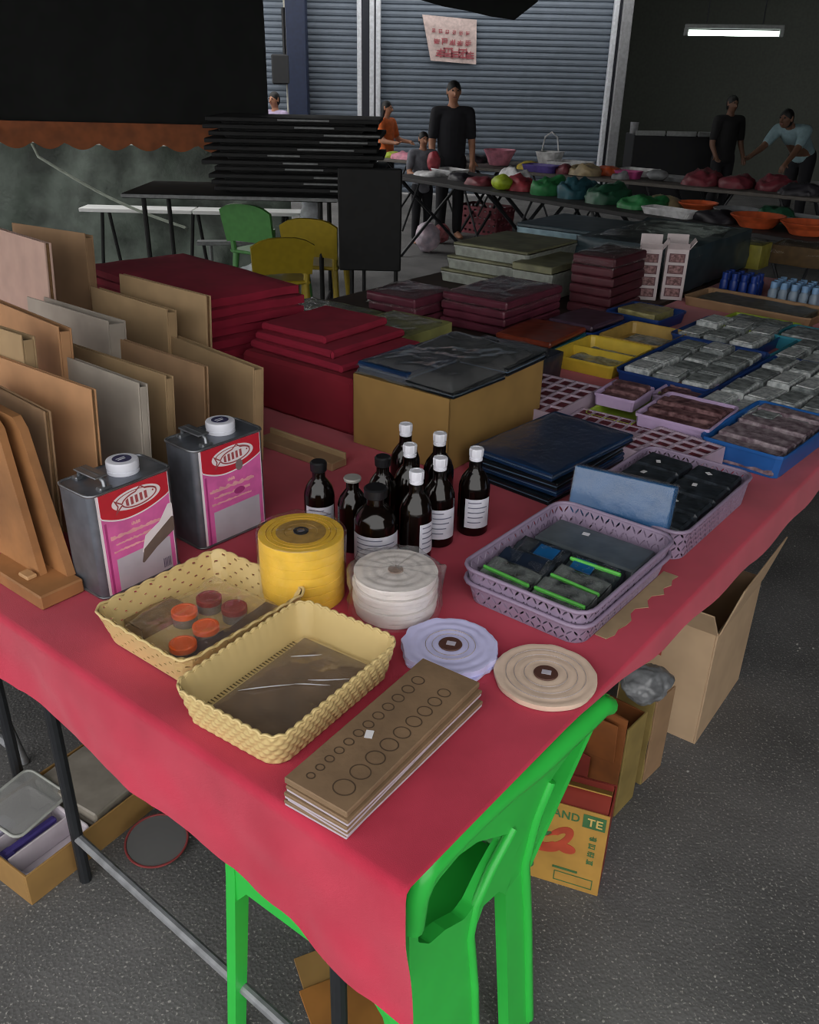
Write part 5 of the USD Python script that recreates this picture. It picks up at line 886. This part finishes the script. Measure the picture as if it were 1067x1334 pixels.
# ------------------------------------------------------------------ far stalls and their goods
fsteel = mat('far_steel', '#202226', .5); farcloth = mat('far_cloth_grey', '#6d6a64', .7, .2, 8)
def stall(label, pl_, pr_, z, W, m, name='stall_table'):
    a_, b_ = at(*pl_, z), at(*pr_, z); d = b_ - a_; L = float(np.hypot(*d[:2])); an = math.degrees(math.atan2(d[1], d[0])); t = thing(name, label, 'table', (a_[0], a_[1], 0), an)
    part(t, 'tabletop', bx(L, W, .03, (L / 2, W / 2, z - .03), .004), m); ns = max(1, int(round(L / 1.3)))
    for k in range(ns):
        x0, x1 = .12 + k * L / ns, (k + 1) * L / ns - .12
        for x in (x0, x1):
            part(t, 'leg', bar((x - .0, .06, z - .03), (x + .02, W - .06, 0), .016, 6), fsteel); part(t, 'leg', bar((x, W - .06, z - .03), (x + .02, .06, 0), .016, 6), fsteel)
        part(t, 'brace', bar((x0 + .3, .06, z - .03), (x0 + .05, .06, .25), .010, 6), fsteel); part(t, 'brace', bar((x1 - .3, .06, z - .03), (x1 - .05, .06, .25), .010, 6), fsteel)
    return a_, d / L, np.array([-d[1], d[0], 0]) / L, L, an
sA = stall('nearer far-stall table with folding legs, green goods on it', (505, 228), (1075, 318), .75, .95, mat('stall_top_dark', '#2c2b2c', .7)); sB = stall('second far-stall table behind it, with bright goods', (490, 206), (1080, 260), .75, 1.0, mat('stall_top_grey', '#59544f', .7))
C_ = dict(red='#a03a44', pink='#c98094', lime='#a3b82c', green='#2f7a46', dgreen='#22503a', teal='#2a5560', orange='#c0562f', white='#c4c4c6', purple='#4f3f86', dark='#26242a', yellow='#c9b23a', tan='#9b8a6a', maroon='#6e2c36', grey='#77797c', magenta='#a03c72', blue='#3c5d8c')
def cm(k): return mat('far_' + k, C_[k], .5, .25, 14)
def bowl_m(r, h): return lathe([(0, .0), (r * .55, 0), (r * .62, .004), (r * .98, h), (r * 1.04, h), (r * 1.02, h - .008), (r * .58, .012), (0, .010)], 32)
def gpos(s, px, y): # stall-surface point under pixel column px, y metres in from the near edge
    a_, d, n_, L, an = s
    f = lambda x: a_ + d * x + n_ * y
    lo, hi = 0.02, L
    def col(x): q = f(x) - EYE; return 533.5 + F * (q @ RT) / (q @ FW)
    for _ in range(50):
        mid = (lo + hi) / 2
        if col(mid) < px: lo = mid
        else: hi = mid
    return f(lo) + np.array([0, 0, .001])
seedc = [0]
def heap(w, d, h, k):
    s = trimesh.creation.icosphere(3, 1.0); v = s.vertices; q = np.sign(v) * np.abs(v) ** .7; q[:, 2] = np.where(q[:, 2] < 0, 0, q[:, 2]); s.vertices = q * [w / 2, d / 2, h]
    n_ = (meshkit.fbm(s.vertices * 14 + k * 3.3, 3, k) - .5); v = s.vertices.copy(); v[:, 2] = np.maximum(0, v[:, 2] * (1 + 1.3 * n_)); v[:, :2] *= (1 + .35 * n_)[:, None]; s.vertices = v; return s
def good(s, px, y, kind, col, label, w=.3, h=.1, d=.25, rz=0):
    w *= .82; d *= .82
    p = gpos(s, px, y); an = s[4] + rz; seedc[0] += 1; k = seedc[0]; m = cm(col)
    if kind == 'bowl': solo('bowl', bowl_m(w / 2, h), m, label, 'bowl', p, an)
    elif kind == 'tray': solo('goods_tray', tray_mesh(w, d, h, .03, .015, .003), m, label, 'tray', p, an)
    elif kind == 'bag': b_ = trimesh.creation.icosphere(3, 1.0); b_.apply_scale([w / 2, d / 2, h / 2]); b_ = noisy(b_, min(w, d) * .10, 7 / max(w, .05) * .5, k); b_.apply_translation([0, 0, -b_.vertices[:, 2].min()]); solo('goods_bag', b_, m, label, 'bag', p, an, smooth=60)
    elif kind == 'heap': solo('cloth_heap', heap(w, d, h, k), m, label, 'cloth heap', p, an, smooth=60)
    elif kind == 'basket':
        t = thing('goods_basket', label, 'basket', p, an); part(t, 'basket_body', tray_mesh(w, d, h, .04, .04, .006), m, 30); part(t, 'handle', tube([(-w * .42, 0, h), (-w * .3, 0, h * 1.9), (0, 0, h * 2.2), (w * .3, 0, h * 1.9), (w * .42, 0, h)], .008, 6), m, 50)
G = [(sB, 500, .25, 'heap', 'lime', 'lime green cloth lying at the left end of the far stall', .25, .06, .3), (sB, 530, .2, 'heap', 'pink', 'pink and white cloth at the left end of the far stall', .5, .07, .3), (sA, 552, .55, 'bag', 'red', 'red bucket-like bag near the child in grey', .16, .2, .16),
     (sA, 560, .35, 'heap', 'white', 'white papers in front of the red bag', .4, .04, .3), (sA, 586, .6, 'tray', 'white', 'white tray before the man in dark clothes', .4, .05, .3), (sA, 600, .35, 'heap', 'dark', 'dark cloth left of the red and lime heap', .3, .06, .25), (sA, 625, .25, 'heap', 'maroon', 'dark red cloth left of the lime bag', .35, .06, .25),
     (sA, 653, .14, 'bag', 'lime', 'lime yellow bag at the edge of the nearer far-stall table', .24, .13, .2), (sA, 678, .3, 'heap', 'red', 'dull red cloth right of the lime yellow bag', .36, .09, .3), (sA, 670, .7, 'heap', 'white', 'white crumpled cloth behind the lime yellow bag', .4, .12, .25), (sA, 715, .3, 'heap', 'green', 'green cloth heap on the nearer far stall', .3, .13, .4), (sA, 752, .35, 'heap', 'teal', 'dark teal cloth heap right of the green one', .28, .14, .45), (sA, 792, .35, 'heap', 'dgreen', 'dark green cloth heap right of the teal one', .36, .13, .5), (sA, 838, .35, 'heap', 'green', 'green flat cloth at the middle of the nearer far stall', .35, .08, .5),
     (sB, 650, .4, 'bowl', 'pink', 'pink and white bowl on the second far stall', .42, .16, .42), (sB, 715, .62, 'basket', 'white', 'white basket with a tall clear handle on the second far stall', .3, .16, .3), (sB, 690, .3, 'heap', 'yellow', 'yellow cloth between the pink bowl and the white basket', .3, .06, .3), (sB, 705, .12, 'tray', 'purple', 'purple tray at the edge of the second far stall', .45, .07, .25), (sB, 742, .5, 'tray', 'white', 'pale basin right of the white basket', .5, .09, .4), (sB, 762, .2, 'heap', 'tan', 'brown and tan goods right of the purple tray', .4, .09, .3), (sB, 790, .4, 'heap', 'orange', 'orange-brown goods heap on the second far stall', .35, .08, .3), (sB, 818, .25, 'tray', 'magenta', 'magenta box at the edge of the second far stall', .3, .07, .2), (sB, 830, .6, 'tray', 'white', 'white flat box at the back of the second far stall', .45, .06, .4), (sB, 808, .15, 'heap', 'grey', 'grey cloth left of the magenta box', .2, .06, .2),
     (sB, 855, .25, 'bag', 'grey', 'grey bag right of the magenta box', .26, .1, .2), (sB, 885, .4, 'tray', 'grey', 'long pale tray at the right of the second far stall', .5, .04, .3), (sB, 915, .3, 'heap', 'maroon', 'dark red heap under the tube lamp', .4, .12, .5), (sB, 960, .35, 'heap', 'maroon', 'second dark red heap under the tube lamp', .34, .1, .5), (sB, 1010, .4, 'heap', 'maroon', 'dark red goods before the leaning person', .42, .1, .5), (sB, 1040, .2, 'heap', 'dark', 'dark goods at the right end of the second far stall', .4, .08, .4),
     (sA, 872, .15, 'tray', 'white', 'pale flat tray at the edge of the nearer far stall', .5, .05, .2), (sA, 868, .6, 'heap', 'tan', 'tan packets behind the pale flat tray', .4, .06, .3), (sA, 908, .5, 'bowl', 'orange', 'orange bowl at the back of the nearer far stall', .34, .07, .34), (sA, 958, .52, 'bowl', 'grey', 'grey metal basin right of the orange bowl', .38, .06, .38), (sA, 935, .25, 'heap', 'dark', 'dark cloth in front of the grey basin', .4, .07, .3), (sA, 985, .22, 'bowl', 'orange', 'large orange basin near the edge of the nearer far stall', .42, .08, .42), (sA, 1010, .6, 'heap', 'dgreen', 'dark leafy heap behind the large orange basin', .3, .1, .3), (sA, 1050, .22, 'bowl', 'orange', 'orange basin at the right frame edge', .4, .08, .4), (sA, 1040, .65, 'tray', 'grey', 'grey tray behind the rightmost orange basin', .5, .05, .3), (sB, 575, .25, 'heap', 'grey', 'grey cloth at the left of the second far stall', .3, .06, .3), (sB, 620, .5, 'heap', 'dark', 'dark goods behind the lime bag', .3, .08, .3), (sB, 735, .15, 'heap', 'maroon', 'maroon goods right of the purple tray', .2, .08, .2)]
for g_ in G: good(*g_)
# shop counter at right under the tube
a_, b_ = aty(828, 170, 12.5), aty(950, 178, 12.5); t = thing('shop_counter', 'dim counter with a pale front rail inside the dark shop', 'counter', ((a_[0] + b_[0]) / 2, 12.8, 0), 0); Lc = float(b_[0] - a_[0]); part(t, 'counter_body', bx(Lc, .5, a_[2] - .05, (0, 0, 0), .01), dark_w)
for k in range(3): part(t, 'front_rail', bx(Lc / 3 - .03, .03, .06, ((k - 1) * Lc / 3, -.265, a_[2] - .06), .004), mat('rail_grey', '#77797a', .5))
p = aty(830, 163, 12.6); solo('mug', lathe([(0, 0), (.05, 0), (.055, .14), (.048, .14), (.044, .01), (0, .01)], 20), mat('mug_grey', '#76777a', .5), 'small pale pot on the dim shop counter', 'pot', (p[0], 12.75, a_[2] - .049))
# red crate under the far stall
p = at(632, 306, 0); t = thing('plastic_crate', 'dark red plastic crate on the floor under the far stall', 'crate', p + np.array([0, .2, 0]), -38); part(t, 'walls', lattice(.6, .4, .3, .03, .02, 4, .07, .008, 'slit', .7), cm('maroon'), 30); part(t, 'bottom', bx(.52, .32, .01, (0, 0, .0), .002), cm('maroon'))

# meter box and cable on the blue post
p = aty(362, 95, SY - .3); t = thing('meter_box', 'dark switch box fixed beside the blue post', 'switch box', (aty(367, 95, SY - .3)[0], SY - .28, aty(367, 110, SY - .3)[2])); part(t, 'box', bx(.26, .2, .38, (0, 0, 0), .02), dimk); part(t, 'conduit', bar((.05, 0, .38), (.05, 0, .95), .025), dimk)
wb = aty(366, 130, 11.5); 

# ------------------------------------------------------------------ people
import manifold3d as m3
skinm = mat('skin', '#a5745a', .6, .06); skind = mat('skin_dark', '#6d4d3c', .6, .06); hairm = mat('hair_black', '#0f0d0d', .6); eyem = mat('eye_dark', '#141012', .3)
def hull_chain(bones):
    out = []
    for (a, ra), (b, rb) in bones:
        pts = []
        for c_, r in ((a, ra), (b, rb)):
            s = trimesh.creation.icosphere(2, 1.0).vertices
            pts.append(np.asarray(c_) + s * np.asarray(r))
        out.append(m3.Manifold.hull_points(np.concatenate(pts)))
    return m3.Manifold.batch_boolean(out, m3.OpType.Add)
def smooth_m(man, ln=.03, it=8):
    man = man.refine_to_length(ln); mm = man.to_mesh(); tm_ = trimesh.Trimesh(mm.vert_properties[:, :3], mm.tri_verts, process=True); trimesh.smoothing.filter_taubin(tm_, .5, -.53, it); return tm_
def person(label, loc, rz, H, shirt, pants, skin=skinm, lean=0.0, arms=((.25, -.35), (.25, -.35)), seated=False, hair=hairm, longh=False, shirt_up=0):
    """standing figure facing -y; lean bends the trunk forward; arms = (forward reach, drop) of each hand relative to the shoulder, in body heights"""
    k = H / 1.75; t = thing('person', label, 'person', loc, rz); L = math.sin(lean), math.cos(lean)
    hip = np.array([0, 0, .92 * k]); 
    def tr(z, y=0, x=0): s = z * k; return hip + np.array([x * k, -s * L[0] + y * k, s * L[1]])
    ch, nk, hd = tr(.38), tr(.53), tr(.69, -.02)
    sh = [tr(.47, 0, sx_ * .19) for sx_ in (-1, 1)]
    bones = [((hip, (.15 * k, .10 * k, .11 * k)), (ch, (.165 * k, .11 * k, .12 * k))), ((ch, (.165 * k, .11 * k, .12 * k)), (tr(.46), (.15 * k, .09 * k, .07 * k))), ((sh[0], .06 * k), (sh[1], .06 * k)), ((tr(.47), .06 * k), (nk, .052 * k)), ((nk, .052 * k), (tr(.62), .05 * k))]
    # head: skull, jaw, nose, ears
    bones += [((hd, (.076 * k, .092 * k, .10 * k)), (hd + [0, -.015 * k, -.055 * k], (.058 * k, .07 * k, .06 * k))), ((hd + [0, -.085 * k, -.005 * k], .011 * k), (hd + [0, -.108 * k, -.032 * k], .014 * k))]
    for s_ in (-1, 1): bones.append(((hd + [s_ * .077 * k, .01 * k, .01 * k], (.01 * k, .018 * k, .028 * k)), (hd + [s_ * .078 * k, .01 * k, -.02 * k], (.008 * k, .013 * k, .018 * k))))
    shb = [((hip - [0, 0, .09 * k], (.172 * k, .125 * k, .05 * k)), (hip, (.168 * k, .12 * k, .08 * k))), ((hip, (.162 * k, .115 * k, .06 * k)), (ch, (.178 * k, .122 * k, .12 * k))), ((ch, (.178 * k, .122 * k, .12 * k)), (tr(.465), (.158 * k, .1 * k, .065 * k))), ((sh[0], .073 * k), (sh[1], .073 * k))]
    ptb = [((hip, (.166 * k, .12 * k, .10 * k)), (hip - [0, 0, .06 * k], (.165 * k, .122 * k, .1 * k)))]
    for i, s_ in enumerate((-1, 1)):
        f, dz = arms[i]; hand = sh[i] + np.array([s_ * .04, -f, dz]) * k * 1.0; v = hand - sh[i]; ln = np.linalg.norm(v); tot = .56 * k
        bend_ = math.sqrt(max(0, (tot / 2) ** 2 - (min(ln, tot * .99) / 2) ** 2)); hand = sh[i] + v / ln * min(ln, tot * .99); el = (sh[i] + hand) / 2 + np.array([s_ * .3, .5, -.8]) / 1.0 * bend_ * .9
        bones += [((sh[i], .055 * k), (el, .042 * k)), ((el, .042 * k), (hand, .028 * k))]; u = (hand - el) / np.linalg.norm(hand - el); side = np.cross(u, [s_, 0, 0]); side = side / (np.linalg.norm(side) + 1e-9); w_ = np.cross(u, side)
        palm = hand + u * .06 * k; bones.append(((hand, .028 * k), (palm, (.034 * k, .034 * k, .034 * k))))
        for q in range(4):
            b0 = palm + w_ * (q - 1.5) * .02 * k; l_ = (.065, .075, .072, .055)[q] * k; m_ = b0 + u * l_ * .55 - side * .01 * k; bones += [((b0, .0105 * k), (m_, .0095 * k)), ((m_, .0095 * k), (m_ + u * l_ * .45 - side * .025 * k, .008 * k))]
        bones.append(((hand + u * .02 * k + w_ * .025 * k * -1, .012 * k), (hand + u * .065 * k - w_ * .062 * k, .010 * k)))
        shb += [((sh[i], .073 * k), (sh[i] + (el - sh[i]) * (.75 if not shirt_up else 1), .06 * k))]
        if shirt_up: shb += [((el, .058 * k), (el + (hand - el) * .85, .045 * k))]
        hp = hip + np.array([s_ * .09 * k, 0, -.04 * k]); kn = np.array([s_ * .10 * k, -.015 * k, .48 * k]); an_ = np.array([s_ * .105 * k, .02 * k, .085 * k]); bones += [((hp, .085 * k), (kn, .055 * k)), ((kn, .055 * k), (an_, .038 * k)), ((an_, .038 * k), (an_ + [0, .03 * k, -.045 * k], .035 * k)), ((an_ + [0, .03 * k, -.045 * k], .036 * k), (an_ + [s_ * .02 * k, -.17 * k, -.057 * k], (.042 * k, .045 * k, .026 * k)))]
        ptb += [((hp, .1 * k), (kn, .072 * k)), ((kn, .072 * k), (an_, .058 * k))]
    part(t, 'body', smooth_m(hull_chain(bones), .03 * k), skin, True); part(t, 'shirt', smooth_m(hull_chain(shb), .04 * k, 4), shirt, True); part(t, 'trousers', smooth_m(hull_chain(ptb), .04 * k, 4), pants, True)
    hb_ = [((hd + [0, .018 * k, .022 * k], (.084 * k, .092 * k, .098 * k)), (hd + [0, .035 * k, -.02 * k], (.08 * k, .075 * k, .085 * k)))] + ([((hd + [0, .05 * k, 0], (.08 * k, .05 * k, .08 * k)), (hd + [0, .06 * k, -.2 * k], (.07 * k, .03 * k, .06 * k)))] if longh else [])
    part(t, 'hair', smooth_m(hull_chain(hb_), .03 * k, 2), hair, True); part(t, 'eyes', cat(*[trimesh.creation.icosphere(1, .010 * k).apply_translation(hd + np.array([s_ * .03 * k, -.087 * k, .012 * k])) for s_ in (-1, 1)]), eyem, True); part(t, 'mouth', xf(bx(.045 * k, .008 * k, .009 * k, (0, 0, 0), .002 * k), hd + np.array([0, -.081 * k, -.062 * k])), mat('lip', '#7c4a44', .6))
    return t
def foot(px, y): return np.array([aty(px, 200, y)[0], y, 0])
grey_sh = mat('shirt_grey', '#6d6e76', .9, .2, 20); dark_sh = mat('shirt_dark', '#1d1d23', .9, .15, 20); dpant = mat('trousers_dark', '#14141a', .9, .15, 20); or_sh = mat('shirt_orange', '#d2662c', .8, .15, 20); teal_sh = mat('shirt_pale_teal', '#7b949b', .9, .1, 20); pur_sh = mat('shirt_purple_white', '#a295b0', .8, .25, 12)
person('man in dark clothes standing behind the nearer far stall, hands low', foot(588, 10.05), 8, 1.60, dark_sh, dpant, arms=((.12, -.5), (.12, -.5)))
person('child in a grey shirt standing left of the man in dark clothes', foot(551, 9.68), 20, 1.12, grey_sh, dpant, arms=((.3, -.3), (.25, -.35)))
person('child with dark hair in an orange top at the left end of the far stall', foot(503, 12.35), 60, 1.34, or_sh, dpant, arms=((.3, -.3), (.3, -.3)), longh=True)
person('person in a purple and white top far behind the pile of folded tables', foot(361, 12.2), -30, 1.42, pur_sh, dpant, arms=((.2, -.4), (.2, -.4)))
person('person in a pale teal shirt leaning over the counter at far right', foot(1046, 11.4), -50, 1.66, teal_sh, dpant, skind, lean=.95, arms=((.45, -.3), (.42, -.36)))
person('barely lit person in dark clothes standing below the tube lamp', foot(943, 12.1), 15, 1.5, mat('shirt_near_black', '#1a1a1c', .9), dpant, skind, arms=((.15, -.48), (.15, -.48)))
